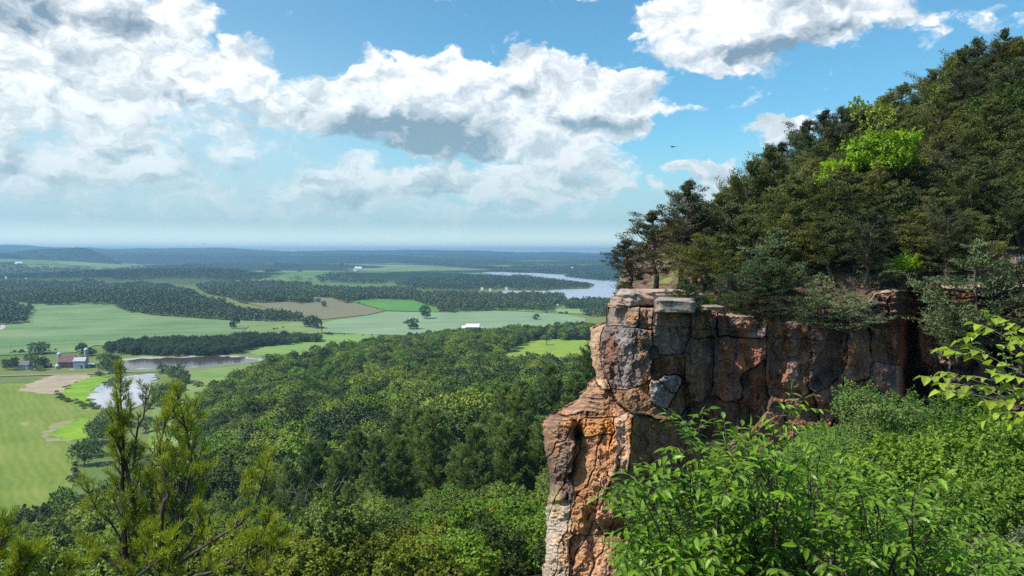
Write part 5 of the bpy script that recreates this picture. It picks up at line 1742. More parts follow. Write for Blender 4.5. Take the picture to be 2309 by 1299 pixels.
def wood_polys(name, pix, sp_k=0.0042, tall=11.0, protos=None, seed=1, mixp=None):
    """trees of a far wood: standing inside the outline, tops kept inside it too"""
    rs = np.random.RandomState(seed)
    pix = np.array(pix, float)
    G = to_plan(pix)
    lo = G.min(0); hi = G.max(0)
    pts = []; sc = []
    y = lo[1]
    while y < hi[1]:
        sp = max(8.0, y * sp_k)
        n = int((hi[0] - lo[0]) / sp) + 1
        x = lo[0] + (np.arange(n) + rs.uniform(0, 1, n)) * sp
        yy = y + rs.uniform(0, 1, n) * sp * 1.5
        pts.append(np.column_stack([x, yy])); sc.append(np.full(n, sp))
        y += sp * 1.5
    P = np.concatenate(pts); S = np.concatenate(sc)
    Zt = height(P[:, 0], P[:, 1])
    a = proj(np.column_stack([P, Zt])); b_ = proj(np.column_stack([P, Zt + tall]))
    ok = in_poly(np.column_stack(a), pix) & in_poly(np.column_stack([b_[0], b_[1]]), pix)
    return P[ok], Zt[ok], S[ok]


def far_canopy(name, polys, leafm, seed, nf=150, zs=1.0, sp_k=0.0042, tall=11.0, label=None):
    protos = [far_crown(seed * 10 + k, leafm, nf) for k in range(4)]
    rs = np.random.RandomState(seed)
    Vs, Fs, Ms, o = [], [], [], 0
    tot = 0
    for q, pix in enumerate(polys):
        P, Zt, S = wood_polys(name, pix, sp_k, tall, seed=seed * 7 + q)
        tot += len(P)
        pick = rs.randint(0, 4, len(P))
        for k in range(4):
            s = pick == k
            n = int(s.sum())
            if not n: continue
            V, F, tv, tf = protos[k]
            V = np.concatenate([V, tv]); F2 = np.concatenate([F, tf + len(protos[k][0])])
            mm = np.concatenate([np.zeros(len(F)), np.ones(len(tf))])
            aang = rs.uniform(0, 6.28, n); ca, sa_ = np.cos(aang)[:, None], np.sin(aang)[:, None]
            kx = (S[s] / 7.2 * rs.uniform(0.85, 1.35, n))[:, None]
            kz = (rs.uniform(0.8, 1.45, n) * zs * np.maximum(1, (S[s] / 14)) ** 0.25)[:, None]
            X = (V[:, 0] * ca - V[:, 1] * sa_) * kx + P[s, 0][:, None]
            Y = (V[:, 0] * sa_ + V[:, 1] * ca) * kx + P[s, 1][:, None]
            Z = V[:, 2] * kz + Zt[s][:, None]
            Vs.append(np.stack([X, Y, Z], -1).reshape(-1, 3))
            Fs.append((F2[None] + (np.arange(n) * len(V))[:, None, None]).reshape(-1, 4) + o); o += n * len(V)
            Ms.append(np.tile(mm, n))
    me = mesh_np(name, np.concatenate(Vs), np.concatenate(Fs), [leafm, M['bark']], np.concatenate(Ms))
    ob = link(name, me)
    tag(ob, label, None, kind='stuff')
    print(name, 'trees', tot, 'faces', len(me.polygons))
    return ob


WOODS_NEAR = [
    # wood behind the pale field, left
    Za([(-700, 330), (0, 300), (150, 295), (300, 300), (520, 310), (640, 290), (800, 325), (1000, 312), (1200, 325), (1400, 372), (1480, 412), (1640, 445), (1780, 505), (1850, 512), (2000, 515), (2150, 535), (2235, 560), (2232, 605), (2100, 606), (1850, 602), (1600, 592), (1150, 560), (950, 540), (862, 512), (858, 486), (600, 473), (500, 485), (350, 487), (130, 466), (-700, 450)]),
    Za([(-500, 470), (0, 448), (80, 445), (150, 478), (235, 478), (242, 520), (200, 562), (192, 615), (100, 628), (-500, 640)]),
    Za([(1400, 330), (1700, 300), (2273, 310), (2273, 470), (2200, 478), (2130, 455), (2050, 462), (1900, 470), (1760, 470), (1700, 438), (1520, 402)]),
    Zb([(0, 270), (200, 280), (330, 295), (700, 305), (900, 300), (1000, 335), (1200, 330), (1500, 345), (1700, 335), (1880, 345), (1912, 378), (1890, 410), (1830, 430), (1815, 470), (1700, 455), (1500, 452), (1250, 462), (1190, 440), (1195, 468), (1100, 465), (1095, 432), (1010, 424), (930, 388), (700, 380), (540, 392), (520, 412), (440, 392), (420, 372), (280, 365), (300, 410), (250, 412), (160, 402), (120, 380), (50, 410), (0, 405)]),
    Zb([(1900, 385), (2000, 372), (2160, 375), (2400, 372), (2400, 440), (2200, 445), (2000, 440), (1900, 440)]),
    Zb([(1970, 470), (2020, 430), (2160, 435), (2400, 440), (2400, 497), (2060, 497)]),
]
far_canopy('woodland', WOODS_NEAR, M['leaf_far'], 41, 110, 1.15, 0.0056, 10.0)
WOODS_FAR = [
    Za([(-800, 190), (0, 165), (120, 160), (230, 195), (520, 195), (700, 210), (900, 205), (1000, 195), (1300, 190), (1380, 175), (1500, 180), (1560, 195), (1700, 212), (1900, 240), (2065, 262), (2050, 300), (1960, 306), (1800, 303), (1500, 290), (1200, 278), (1050, 296), (850, 298), (820, 282), (400, 282), (0, 288), (-800, 290)]),
    Zb([(0, 190), (70, 195), (105, 250), (0, 262)]),
    Zb([(310, 230), (400, 205), (560, 205), (650, 240), (760, 255), (765, 285), (600, 285), (420, 272), (340, 275)]),
    Zb([(100, 238), (200, 235), (300, 240), (300, 258), (110, 258)]),
    Zb([(880, 262), (940, 235), (1100, 240), (1250, 225), (1380, 215), (1500, 228), (1600, 222), (1700, 232), (1900, 258), (2040, 272), (2082, 285), (2078, 296), (2040, 312), (1900, 316), (1750, 328), (1560, 322), (1500, 318), (1300, 325), (1000, 322), (900, 300), (820, 295), (815, 275)]),
    Zb([(0, 118), (200, 115), (500, 130), (750, 128), (830, 145), (1000, 160), (1180, 178), (1350, 190), (1560, 208), (1720, 214), (1650, 190), (1400, 165), (1200, 150), (900, 130), (700, 118), (400, 110), (0, 100)]),
    Zb([(1890, 225), (1980, 208), (2200, 205), (2500, 200), (2500, 280), (2200, 268), (2100, 262), (1990, 250), (1905, 240)]),
    Zb([(1720, 205), (1500, 180), (1600, 160), (1900, 165), (2500, 150), (2500, 205), (2000, 205), (1850, 222)]),
    Zb([(0, 165), (60, 150), (200, 155), (210, 175), (100, 182)]),
]
far_canopy('woodland', WOODS_FAR, M['leaf_far'], 42, 26, 1.05, 0.0060, 11.0)

# hedgerow behind the upper pond and the copses of the farm: countable trees
HEDGE = Za([(700, 800), (850, 752), (1000, 742), (1200, 730), (1500, 735), (1560, 728), (1700, 710), (1850, 705), (2000, 700), (2100, 695), (2350, 705), (2350, 755), (2200, 765), (2000, 782), (1850, 795), (1760, 838), (1600, 855), (1300, 862), (1000, 852), (880, 842), (700, 820)])
P, Zt, S = wood_polys('h', HEDGE, 0.0058, 6.0, seed=5)
keep = np.arange(len(P))
print('hedgerow', len(P))
firsts = {}


def single(nm, mesh, label, cat, loc, s, group=None, rz=None):
    key = (nm, mesh.name)
    if key in firsts:
        o = firsts[key].copy(); C.objects.link(o)
    else:
        o = link(nm, mesh); firsts[key] = o
    o.location = loc; o.rotation_euler = (0, 0, rs.uniform(0, 6.28) if rz is None else rz); o.scale = (s, s, s) if np.isscalar(s) else s
    for kk in ('label', 'group', 'category'):
        if kk in o.keys(): del o[kk]
    tag(o, label, cat, group)
    return o


for i in keep:
    paler = P[i, 0] > -300 and rs.rand() < 0.6  # mid green leaves instead of dark ones
    xx, yy = proj(np.array([P[i, 0], P[i, 1], Zt[i]]))
    seg = 'left end, behind the farm pond' if xx < 400 else ('middle' if xx < 560 else 'right end, by the bright hay field')
    single('hedgerow_tree', (MID if paler else FIELD_TREE)[rs.randint(2)], '%s tree of the hedgerow behind the pond, %s' % ('mid green' if paler else 'dark green', seg), 'tree', (P[i, 0], P[i, 1], Zt[i] - 1), rs.uniform(0.95, 1.4), 'hedgerow trees, %s, %s' % (seg, 'mid green' if paler else 'dark'))

# single trees: base pixel, height px of the photo, mesh set, label
SING = [
    (527, 742, 30, 24, FIELD_TREE, 'lone dark tree in the pale field above the hedgerow'),
    (958, 720, 30, 26, FIELD_TREE, 'lone dark tree with a narrow foot in the corn field'),
    (932, 743, 25, 36, FIELD_TREE, 'wide low dark tree in the corn field left of the lone one'),
    (705, 740, 30, 26, FIELD_TREE, 'dark round tree at the corner of the pale field'), (692, 738, 24, 22, FIELD_TREE, 'dark tree joining the wood at the corner of the pale field'), (716, 742, 24, 20, FIELD_TREE, 'smaller dark tree right of the corner tree'),
    (604, 811, 13, 14, FIELD_TREE, 'small round bush beside the gravel road'), (448, 873, 13, 18, BANK, 'small dark bush in the valley meadow'), (518, 853, 8, 10, BANK, 'tiny dark bush alone in the brown part of the meadow'), (445, 890, 7, 14, BANK, 'pale low bush in the valley meadow'),
    (86, 798, 26, 50, FIELD_TREE, 'wide dark round tree behind the farmhouse'), (189, 803, 30, 30, FIELD_TREE, 'dark tree behind the barn, left of the tall silo'), (205, 802, 18, 26, FIELD_TREE, 'low dark tree behind the tall silo'),
    (20, 834, 22, 26, FIELD_TREE, 'dark tree left of the farmhouse'), (33, 835, 30, 20, FIELD_TREE, 'tall dark conifer-like tree in front of the farmhouse'), (66, 826, 30, 24, BANK, 'tall loose green tree above the farmhouse roof'),
    (80, 835, 36, 24, BANK, 'tall green tree in front of the farmhouse, right end'), (95, 830, 26, 22, FIELD_TREE, 'dark tree between the farmhouse and the red shed'), (104, 828, 20, 16, FIELD_TREE, 'small dark tree beside the red shed'), (10, 824, 14, 14, FIELD_TREE, 'small dark tree at the left side of the farm'),
    (88, 837, 12, 14, MID_BRIGHT, 'small yellow green tree beside the farmhouse'), (155, 828, 12, 18, BANK, 'green bush against the barn wall'),
    (232, 832, 38, 28, BANK, 'tall green tree left of the ponds'), (245, 836, 42, 30, BANK, 'tallest green tree between the farm and the ponds'), (263, 834, 36, 26, BANK, 'green tree at the end of the upper pond'), (266, 850, 32, 30, BANK, 'round dark tree at the corner between the two ponds'), (224, 849, 12, 16, BANK, 'low bush by the marsh grass'),
    (366, 842, 24, 22, BANK, 'green tree on the bank between the ponds'), (385, 850, 28, 26, BANK, 'round tree on the bank right of the lower pond'), (405, 862, 40, 34, BANK, 'large green tree right of the lower pond'), (418, 866, 26, 26, BANK, 'dark tree beyond the large one right of the pond'), (395, 876, 20, 26, BANK, 'low green tree below the large one by the pond'), (412, 882, 16, 20, BANK, 'low bush on the bank by the meadow'), (354, 905, 26, 24, BANK, 'pale green willow at the water edge'),
    (362, 915, 52, 50, BANK, 'large pale green willow on the right bank of the lower pond'), (380, 905, 40, 36, BANK, 'pale green tree beside the large willow'), (335, 922, 16, 18, BANK, 'low green bush at the near bank of the pond'), (262, 958, 46, 44, BANK, 'mid green tree on the near bank of the lower pond'), (288, 962, 36, 34, BANK, 'smaller green tree on the near bank of the lower pond'),
    (236, 980, 40, 34, BANK, 'dark tree below the lower pond'), (212, 975, 24, 24, BANK, 'small tree at the end of the yellow meadow'),
    (1208, 722, 14, 16, FIELD_TREE, 'small tree beside the white farm building'), (1232, 782, 22, 26, MID, 'round tree at the far end of the hill meadow'), (1190, 808, 12, 14, MID_DARK, 'small dark bush in the hill meadow'), (1265, 708, 4, 6, BANK, 'tiny bush in the hay field by the lake, left one'), (1277, 708, 5, 6, BANK, 'tiny bush in the hay field by the lake, right one'),
    (730, 702, 14, 12, FIELD_TREE, 'small round tree in the brown field'), (718, 688, 10, 12, FIELD_TREE, 'small tree at the top of the brown field'), (635, 690, 8, 9, FIELD_TREE, 'small tree at the left of the brown field'),
    (676, 617, 8, 10, FIELD_TREE, 'small far tree in the distant field'), (770, 608, 8, 10, FIELD_TREE, 'small far tree by the distant farm'), (1100, 757, 14, 14, MID, 'young tree at the end of the corn field'),
]
for (a, b_, hp, wp, ms, lab) in SING:
    g0 = to_plan([(a, b_)])[0]
    hm_ = hp / FOC * g0[1]; wm_ = wp / FOC * g0[1]
    base_h = {id(MID): 9.7, id(MID_BRIGHT): 9.5, id(MID_DARK): 10.0, id(BANK): 8.4, id(FIELD_TREE): 10.2}[id(ms)]
    base_w = {id(MID): 9.2, id(MID_BRIGHT): 8.4, id(MID_DARK): 6.8, id(BANK): 9.2, id(FIELD_TREE): 10.8}[id(ms)]
    sx, sz = wm_ / base_w, hm_ / base_h
    single('tree' if hp > 15 else 'bush', ms[rs.randint(len(ms))], lab, 'tree' if hp > 15 else 'bush', (g0[0], g0[1], g0[2] - 0.15 * hm_ * (ms is BANK)), (sx, sx, sz))

# bushes grown up along the field boundaries
rsf = np.random.RandomState(12)
for (A_, B_, n_, nm_) in [((522, 768), (692, 726), 9, 'between the pale field and the hay field'), ((726, 753), (725, 729), 5, 'at the corner of the corn field'), ((-20, 800), (200, 786), 16, 'in the hedge behind the farm'), ((735, 755), (850, 757), 8, 'at the lower edge of the corn field'),
                          ((1180, 703), (1300, 713), 8, 'between the corn field and the lake'), ((800, 691), (870, 706), 5, 'between the brown and the bright green field'), ((160, 1090), (185, 985), 7, 'at the edge of the left field'), ((120, 1190), (160, 1100), 6, 'at the lower edge of the left field'), ((300, 690), (520, 700), 0, '')]:
    for k in range(n_):
        u = rsf.rand()
        gg = to_plan([(A_[0] + (B_[0] - A_[0]) * u + rsf.normal() * 2, A_[1] + (B_[1] - A_[1]) * u + rsf.normal() * 0.8)])[0]
        sz = rsf.uniform(0.18, 0.5)
        single('hedge_bush', FIELD_TREE[rsf.randint(2)], 'small dark bush ' + nm_, 'bush', (gg[0], gg[1], gg[2] - 0.2), (sz, sz, sz * 0.8), 'small bushes ' + nm_)

# marsh shrubs along the near pond bank
lst_ = []
for k in range(34):
    u = k / 33
    a = np.interp(u, [0, 0.3, 0.6, 1], [126, 150, 190, 222]); b_ = np.interp(u, [0, 0.3, 0.6, 1], [893, 905, 914, 922])
    g0 = to_plan([(a + rs.normal() * 6, b_ + rs.normal() * 3)])[0]
    single('bank_shrub', BANK[rs.randint(2)], 'low grey green shrub along the bank of the lower pond', 'shrub', (g0[0], g0[1], g0[2] - 0.6), (0.42, 0.42, 0.28), 'low shrubs along the pond bank')

# ------------------------------------------------------------------ farm
red_roof = flat_mat("barn_roof", (0.16, 0.085, 0.085, 1), 0.7, 0.25, 0.8)
red_wall = flat_mat("barn_wall", (0.11, 0.06, 0.075, 1), 0.8, 0.2, 0.8)
blue_wall = flat_mat("pale_blue_wall", (0.30, 0.34, 0.42, 1), 0.6, 0.12, 0.6)
tin = flat_mat("tin_roof", (0.44, 0.42, 0.46, 1), 0.45, 0.12, 0.6)
white = flat_mat("white_paint", (0.80, 0.80, 0.80, 1), 0.6, 0.06, 0.6)
conc = flat_mat("silo_concrete", (0.34, 0.30, 0.34, 1), 0.8, 0.15, 0.8)
dome = flat_mat("silo_dome", (0.55, 0.56, 0.60, 1), 0.4, 0.08, 0.6)
dark = flat_mat("dark_opening", (0.03, 0.03, 0.035, 1), 0.6, 0.1, 1)
grey_roof = flat_mat("grey_shingles", (0.20, 0.18, 0.20, 1), 0.8, 0.2, 1)


def gable(root, L, Wd, hw, hr, wallm, roofm, c=(0, 0, 0), over=0.4, wn='wall', rn='roof'):
    """walls with gable ends (ridge along x) and a pitched roof with thickness"""
    b = MB()
    x, y = L / 2, Wd / 2
    V = [(-x, -y, 0), (x, -y, 0), (x, y, 0), (-x, y, 0), (-x, -y, hw), (x, -y, hw), (x, y, hw), (-x, y, hw), (-x, 0, hr), (x, 0, hr)]
    b.add(np.array(V) + np.array(c), [(0, 1, 5, 4), (2, 3, 7, 6), (1, 2, 6, 9, 5), (3, 0, 4, 8, 7)])
    w = b.build(wn, wallm, root)
    b = MB()
    xo, yo = x + over, y + over
    zo = hw - (hr - hw) * over / y
    t_ = 0.22
    for sgn in (-1, 1):
        V = [(-xo, sgn * yo, zo), (xo, sgn * yo, zo), (xo, 0, hr + 0.02), (-xo, 0, hr + 0.02), (-xo, sgn * yo, zo + t_), (xo, sgn * yo, zo + t_), (xo, 0, hr + t_), (-xo, 0, hr + t_)]
        f = [(4, 5, 6, 7), (0, 3, 2, 1), (0, 1, 5, 4), (1, 2, 6, 5), (3, 0, 4, 7)]
        b.add(np.array(V) + np.array(c), f)
    r = b.build(rn, roofm, root)
    return w, r


def openings(root, lst, mat, frame=None):
    for (nm, cx, cz, w, h, y) in lst:
        b = MB(); b.box((cx, y, cz), (w, 0.12, h)); o = b.build(nm, mat, root)
        if frame:
            f = MB()
            for (dx_, dz_, ww, hh) in ((0, h / 2 + .05, w + .2, .1), (0, -h / 2 - .05, w + .2, .1), (-w / 2 - .05, 0, .1, h), (w / 2 + .05, 0, .1, h)):
                f.box((cx + dx_, y - 0.05, cz + dz_), (ww, 0.1, hh))
            f.build('frame', frame, o)


def spot(px_, py_):
    return to_plan([(px_, py_)])[0]


g0 = spot(154, 828); U = g0[1] / FOC        # metres per photo pixel at the barn
face = 0.10
barn = thing('barn', 'old dark red barn with a high gable roof between two silos', 'barn', g0, face)
gable(barn, 33 * U, 24 * U, 13.5 * U, 27.5 * U, red_wall, red_roof)
openings(barn, [('door', -6 * U, 4 * U, 5 * U, 8 * U, -12 * U - 0.08), ('window', 6 * U, 9 * U, 2 * U, 2.4 * U, -12 * U - 0.08), ('window', -13 * U, 9 * U, 2 * U, 2.4 * U, -12 * U - 0.08)], dark, white)
b = MB(); b.box((-3.2 * U, -9.3 * U, 17.5 * U), (1.1 * U, 0.3, 4.4 * U)); o = b.build('skylight', white, barn); o.rotation_euler.x = 0
g1 = spot(182, 830)
wing = thing('cow_shed', 'pale blue walled shed with a tin roof joined to the right of the barn', 'shed', (g1[0], g1[1], g1[2]), face)
gable(wing, 25 * U, 17 * U, 17 * U, 24 * U, blue_wall, tin)
openings(wing, [('door', 5 * U, 4 * U, 4 * U, 8 * U, -8.5 * U - 0.08), ('window', -6 * U, 8 * U, 2 * U, 2.2 * U, -8.5 * U - 0.08), ('window', -1 * U, 8 * U, 2 * U, 2.2 * U, -8.5 * U - 0.08)], dark, white)
g2 = spot(205, 828)
lean = thing('machine_shed', 'low open shed with a flat tin roof at the right end of the farm', 'shed', g2, face)
b = MB(); b.box((0, 0, 7.2 * U), (18 * U, 12 * U, 0.25)); o = b.build('roof', tin, lean); o.rotation_euler.x = 0.12
b = MB(); b.box((0, 5 * U, 3 * U), (17 * U, 0.2, 6 * U)); b.build('wall', blue_wall, lean)
for xx in (-8.4, -3, 3, 8.4):
    b = MB(); b.box((xx * U, -5 * U, 3.1 * U), (0.25, 0.25, 6.2 * U)); b.build('post', wood, lean)
for (a, bb, h, r, lab) in [(134, 828, 29, 4.6, 'shorter concrete silo with a white dome at the left end of the barn'), (195, 822, 34, 4.9, 'taller concrete silo with a grey dome behind the pale blue shed')]:
    g3 = spot(a, bb)
    s = thing('silo', lab, 'silo', g3)
    b = MB(); b.lathe([(r * U, 0), (r * U, h * U - 0.1)], 22); b.build('shaft', conc, s, smooth=False)
    b = MB()
    for k in range(9):
        zz = (k + 0.5) * h * U / 9
        b.lathe([(r * U + 0.02, zz), (r * U + 0.06, zz + 0.05), (r * U + 0.02, zz + 0.1)], 22)
    b.build('hoops', tin, s)
    b = MB(); b.lathe([(r * U * 1.05 * math.cos(q), h * U + r * U * math.sin(q)) for q in np.linspace(0, 1.45, 8)], 22); b.build('dome', dome, s, smooth=True)
g4 = spot(129, 832)
hut = thing('corn_crib', 'small round crib with a pointed tin roof in front of the left silo', 'shed', g4)
b = MB(); b.lathe([(4.6 * U, 0), (4.6 * U, 7 * U)], 16); b.build('wall', wood, hut)
b = MB(); b.lathe([(5.4 * U, 6.8 * U), (0.4 * U, 11.5 * U)], 16); b.build('roof', dome, hut)
g5 = spot(55, 832)
hs = thing('farmhouse', 'white two storey farmhouse with a grey roof behind trees', 'house', g5, 0.08)
gable(hs, 22 * U, 13 * U, 10 * U, 18 * U, white, grey_roof)
gable(hs, 18 * U, 10 * U, 6 * U, 11 * U, white, grey_roof, (18 * U, 0.5, 0), wn='side_wall', rn='side_roof')
openings(hs, [('window', x_ * U, z_ * U, 2 * U, 2.6 * U, -6.5 * U - 0.08) for x_ in (-7, -2, 4, 9) for z_ in (3.4, 8.0)] + [('window', 14 * U, 3.4 * U, 2 * U, 2.6 * U, -5 * U + 0.4), ('door', 20 * U, 2.6 * U, 2 * U, 4.6 * U, -5 * U + 0.4)], dark)
b = MB(); b.box((2 * U, 1.0, 18 * U), (1.6 * U, 1.6 * U, 4 * U)); b.build('chimney', red_wall, hs)
g6 = spot(108, 829)
sh = thing('red_shed', 'small dull red shed among the trees right of the farmhouse', 'shed', g6, -0.1)
gable(sh, 14 * U, 9 * U, 6 * U, 10.5 * U, red_wall, grey_roof)
openings(sh, [('door', 0, 2.6 * U, 3 * U, 5 * U, -4.5 * U - 0.06)], dark)


def pickup(label, g, rz, bodym):
    r = thing('pickup_truck', label, 'truck', g, rz)
    b = MB(); b.box((0, 0, 0.75), (5.4, 1.9, 0.65), 0, 0, 0.97); b.box((1.95, 0, 1.12), (1.3, 1.8, 0.14), 0, 0, 0.92)
    for sy in (-1, 1): b.box((-1.6, sy * 0.9, 1.2), (2.1, 0.08, 0.35))
    b.box((-2.65, 0, 1.2), (0.08, 1.8, 0.35)); b.build('body', bodym, r)
    b = MB(); b.box((0.45, 0, 1.45), (1.9, 1.7, 0.72), 0, 0, 0.78); b.build('cab', bodym, r)
    b = MB(); b.box((0.45, 0, 1.5), (1.72, 1.74, 0.42), 0, 0, 0.84); b.build('window', dark, r)
    for sx in (-1.7, 1.75):
        for sy in (-0.92, 0.92):
            w = MB(); w.lathe([(0.16, -0.13), (0.38, -0.12), (0.40, 0), (0.38, 0.12), (0.16, 0.13)], 14)
            o = w.build('wheel', dark, r, loc=(sx, sy, 0.40)); o.rotation_euler.x = math.pi / 2
    return r


pickup('white pickup truck parked on the grass in front of the barn', spot(164, 836), 0.1, white)

# white farm building on the ridge
g7 = spot(1066, 742)
g7[2] += 0.5
U7 = g7[1] / FOC
wb = thing('white_barn', 'long low building with a bright white roof above the forest ridge', 'barn', g7, -0.05)
gable(wb, 30 * U7, 15 * U7, 4.5 * U7, 11 * U7, red_wall, white)
gable(wb, 9 * U7, 9 * U7, 3 * U7, 7 * U7, white, white, (-19 * U7, -1, 0), wn='side_wall', rn='side_roof')
b = MB(); b.box((18 * U7, 0, 2.8 * U7), (7 * U7, 7 * U7, 5 * U7)); b.build('annex', white, wb)

# distant farms and houses
FARB = [(95, 592, 7, 'bright white shed of the far farm, left end'), (106, 590, 8, 'small white shed above the long ones of the far farm'), (114, 593, 16, 'longest white roofed shed of the far farm'), (130, 590, 10, 'white shed behind the longest one of the far farm'),
        (148, 593, 3, 'narrow white house right of the far farm sheds'), (152, 593, 5, 'square white house right of the far farm sheds'), (87, 596, 3, 'tiny white hut left of the far farm'), (91, 602, 4, 'small white hut below the far farm'), (192, 601, 12, 'long white shed alone right of the far farm'),
        (199, 597, 3, 'tiny white house above the lone long shed'), (231, 596, 4, 'small white house in the far fields left'), (44, 612, 15, 'pale lilac long building in the woods on the left'), (37, 616, 6, 'pale small building below the long one in the woods'), (60, 628, 5, 'pale roof among the near woods on the left'),
        (13, 608, 4, 'tiny pale house in the woods at the left side'), (17, 571, 4, 'white speck of a house on the far left hill'), (808, 610, 16, 'long white building of the distant village by the fields'), (800, 613, 6, 'small white house of the distant village'),
        (1253, 696, 11, 'pale roofed shed in the trees below the lake'), (1302, 687, 9, 'white house among the trees at the lake shore'), (1272, 682, 6, 'small white house at the lake shore'), (1290, 606, 4, 'white house on the hill beyond the lake'), (1201, 606, 5, 'small white house beyond the lake, left one'), (1146, 605, 3, 'tiny white house beyond the lake, far left'),
        (1087, 655, 6, 'pale house in the village beside the lake'), (1105, 657, 5, 'pale house beside the lake, second of the village'), (1142, 655, 7, 'pale long house at the shore of the peninsula'), (1122, 650, 5, 'small pale house among the trees of the peninsula'), (1352, 690, 4, 'small white house right of the lake shore trees')]
for q, (a, b_, w, lab) in enumerate(FARB):
    gq = spot(a, b_); Uq = gq[1] / FOC
    h = thing('house' if w < 7 else 'long_shed', lab, 'house' if w < 7 else 'shed', gq, rs.uniform(-0.2, 0.2))
    gable(h, w * Uq, max(2.6, w * 0.35) * Uq, max(1.6, 5 / Uq * .5) * Uq * 0.8 + 6, (max(1.6, 5 / Uq * .5) * Uq + max(1.0, w * 0.14) * Uq) + 5, white, white if q % 5 else tin, over=0.2)

# utility poles
for (a, b_, lab) in [(683, 806, 'wooden utility pole beside the gravel road'), (25, 795, 'bare pole in the hedge behind the farmhouse')]:
    gq = spot(a, b_)
    b = MB(); b.lathe([(0.16, 0), (0.11, 9.5)], 8); b.box((0, 0, 8.6), (2.2, 0.12, 0.14)); o = b.build('utility_pole', M['bark'], None, loc=gq); tag(o, lab, 'pole')

# two birds
feather = flat_mat("dark_feathers", (0.05, 0.045, 0.045, 1), 0.8, 0.2, 5)
for (a, b_, Dd, s, lab) in [(1518, 331, 110, 1.0, 'dark soaring bird with spread wings right of the clouds'), (461, 550, 150, 0.7, 'small dark bird low over the horizon on the left')]:
    cc = at(a, b_, Dd)
    br = thing('bird', lab, 'bird', cc, 0.5)
    b = MB(); b.lathe([(0.005, -0.42), (0.09, -0.3), (0.05, -0.18), (0.085, 0), (0.075, 0.12), (0.045, 0.2), (0.045, 0.27), (0.005, 0.34)], 10)
    o = b.build('body', feather, br, smooth=True); o.rotation_euler = (math.pi / 2, 0, 0)
    for sg in (-1, 1):
        V = [(0, 0.12, 0), (sg * 0.35, 0.16, 0.10), (sg * 0.68, 0.02, 0.06), (sg * 0.62, -0.08, 0.05), (sg * 0.32, -0.12, 0.08), (0, -0.12, 0)]
        V2 = [(x, y, z - 0.025) for x, y, z in V]
        b = MB(); b.add(np.array(V + V2), [(0, 1, 4, 5), (1, 2, 3, 4), (6, 11, 10, 7), (7, 10, 9, 8), (0, 6, 7, 1), (1, 7, 8, 2), (2, 8, 9, 3), (3, 9, 10, 4), (4, 10, 11, 5)])
        b.build('wing', feather, br)
    br.scale = (s,) * 3

# ------------------------------------------------------------------ leafy trees below the wall, in front of it
rs = np.random.RandomState(55)
FINE = [broadleaf(400 + k, 2.3, 3.6, 7.5, 20, 0.85, 26000, 0.10, M['leaf_fine'], M['bark_grey'], 0.12, jitter=0.5) for k in range(2)]
FINEG = [broadleaf(410 + k, 2.4, 3.6, 7.5, 20, 0.85, 17000, 0.15, M['leaf_thicket'], M['bark_grey'], 0.12, jitter=0.45) for k in range(2)]
OLV = [broadleaf(415, 2.3, 3.2, 7.5, 18, 0.85, 18000, 0.12, M['leaf_cedar_pale'], M['bark_grey'], 0.12, jitter=0.45)]


def top_at(nm, label, pxx, pyy, d, ms, k, s=1.0, top=11.1, rz=0.0):
    c = at(pxx, pyy, d)
    m = ms[k % len(ms)]
    return plant(nm, label, 'tree', (c[0], c[1], c[2] - top * s), m, rz, s)


for q, (a, b_, d, ms, s, lab) in enumerate([
    (1975, 905, 31, FINE, 1.0, 'pale fine leaved tree with the highest crown below the dark gully'), (2095, 935, 32, FINE, 0.85, 'pale fine leaved tree right of the dark gully'),
    (2210, 905, 27, FINEG, 0.8, 'green leafy tree behind the broad leaved branches'), (2290, 985, 24, FINEG, 0.9, 'green leafy tree at the right side behind the broad leaved branches'),
    (1845, 985, 33, FINE, 0.75, 'low fine leaved tree at the foot of the brown wall'), (1885, 1000, 27, FINE, 0.7, 'fine leaved tree in front of the low one at the foot of the wall'),
    (2030, 1010, 22, FINEG, 0.75, 'green tree in the middle of the thicket below the wall'), (2150, 1020, 20, FINEG, 0.75, 'fresh green tree in the right half of the thicket below the wall'),
    (2260, 1085, 17, FINEG, 0.7, 'darker green tree low at the right side of the thicket'), (1930, 1075, 20, FINEG, 0.7, 'green tree behind the near sapling, low in the thicket'),
    (2300, 1165, 15, OLV, 0.62, 'dull olive grey tree at the lower right corner'), (2110, 1130, 16, FINEG, 0.6, 'green tree directly behind the near sapling'), (1760, 1060, 30, FINEG, 0.7, 'green tree against the wall behind the near sapling'), (1690, 1120, 26, FINEG, 0.7, 'dark green tree behind the left half of the near sapling')]):
    top_at('leafy_tree', lab, a, b_, d, ms, q, s, rz=q * 1.3)


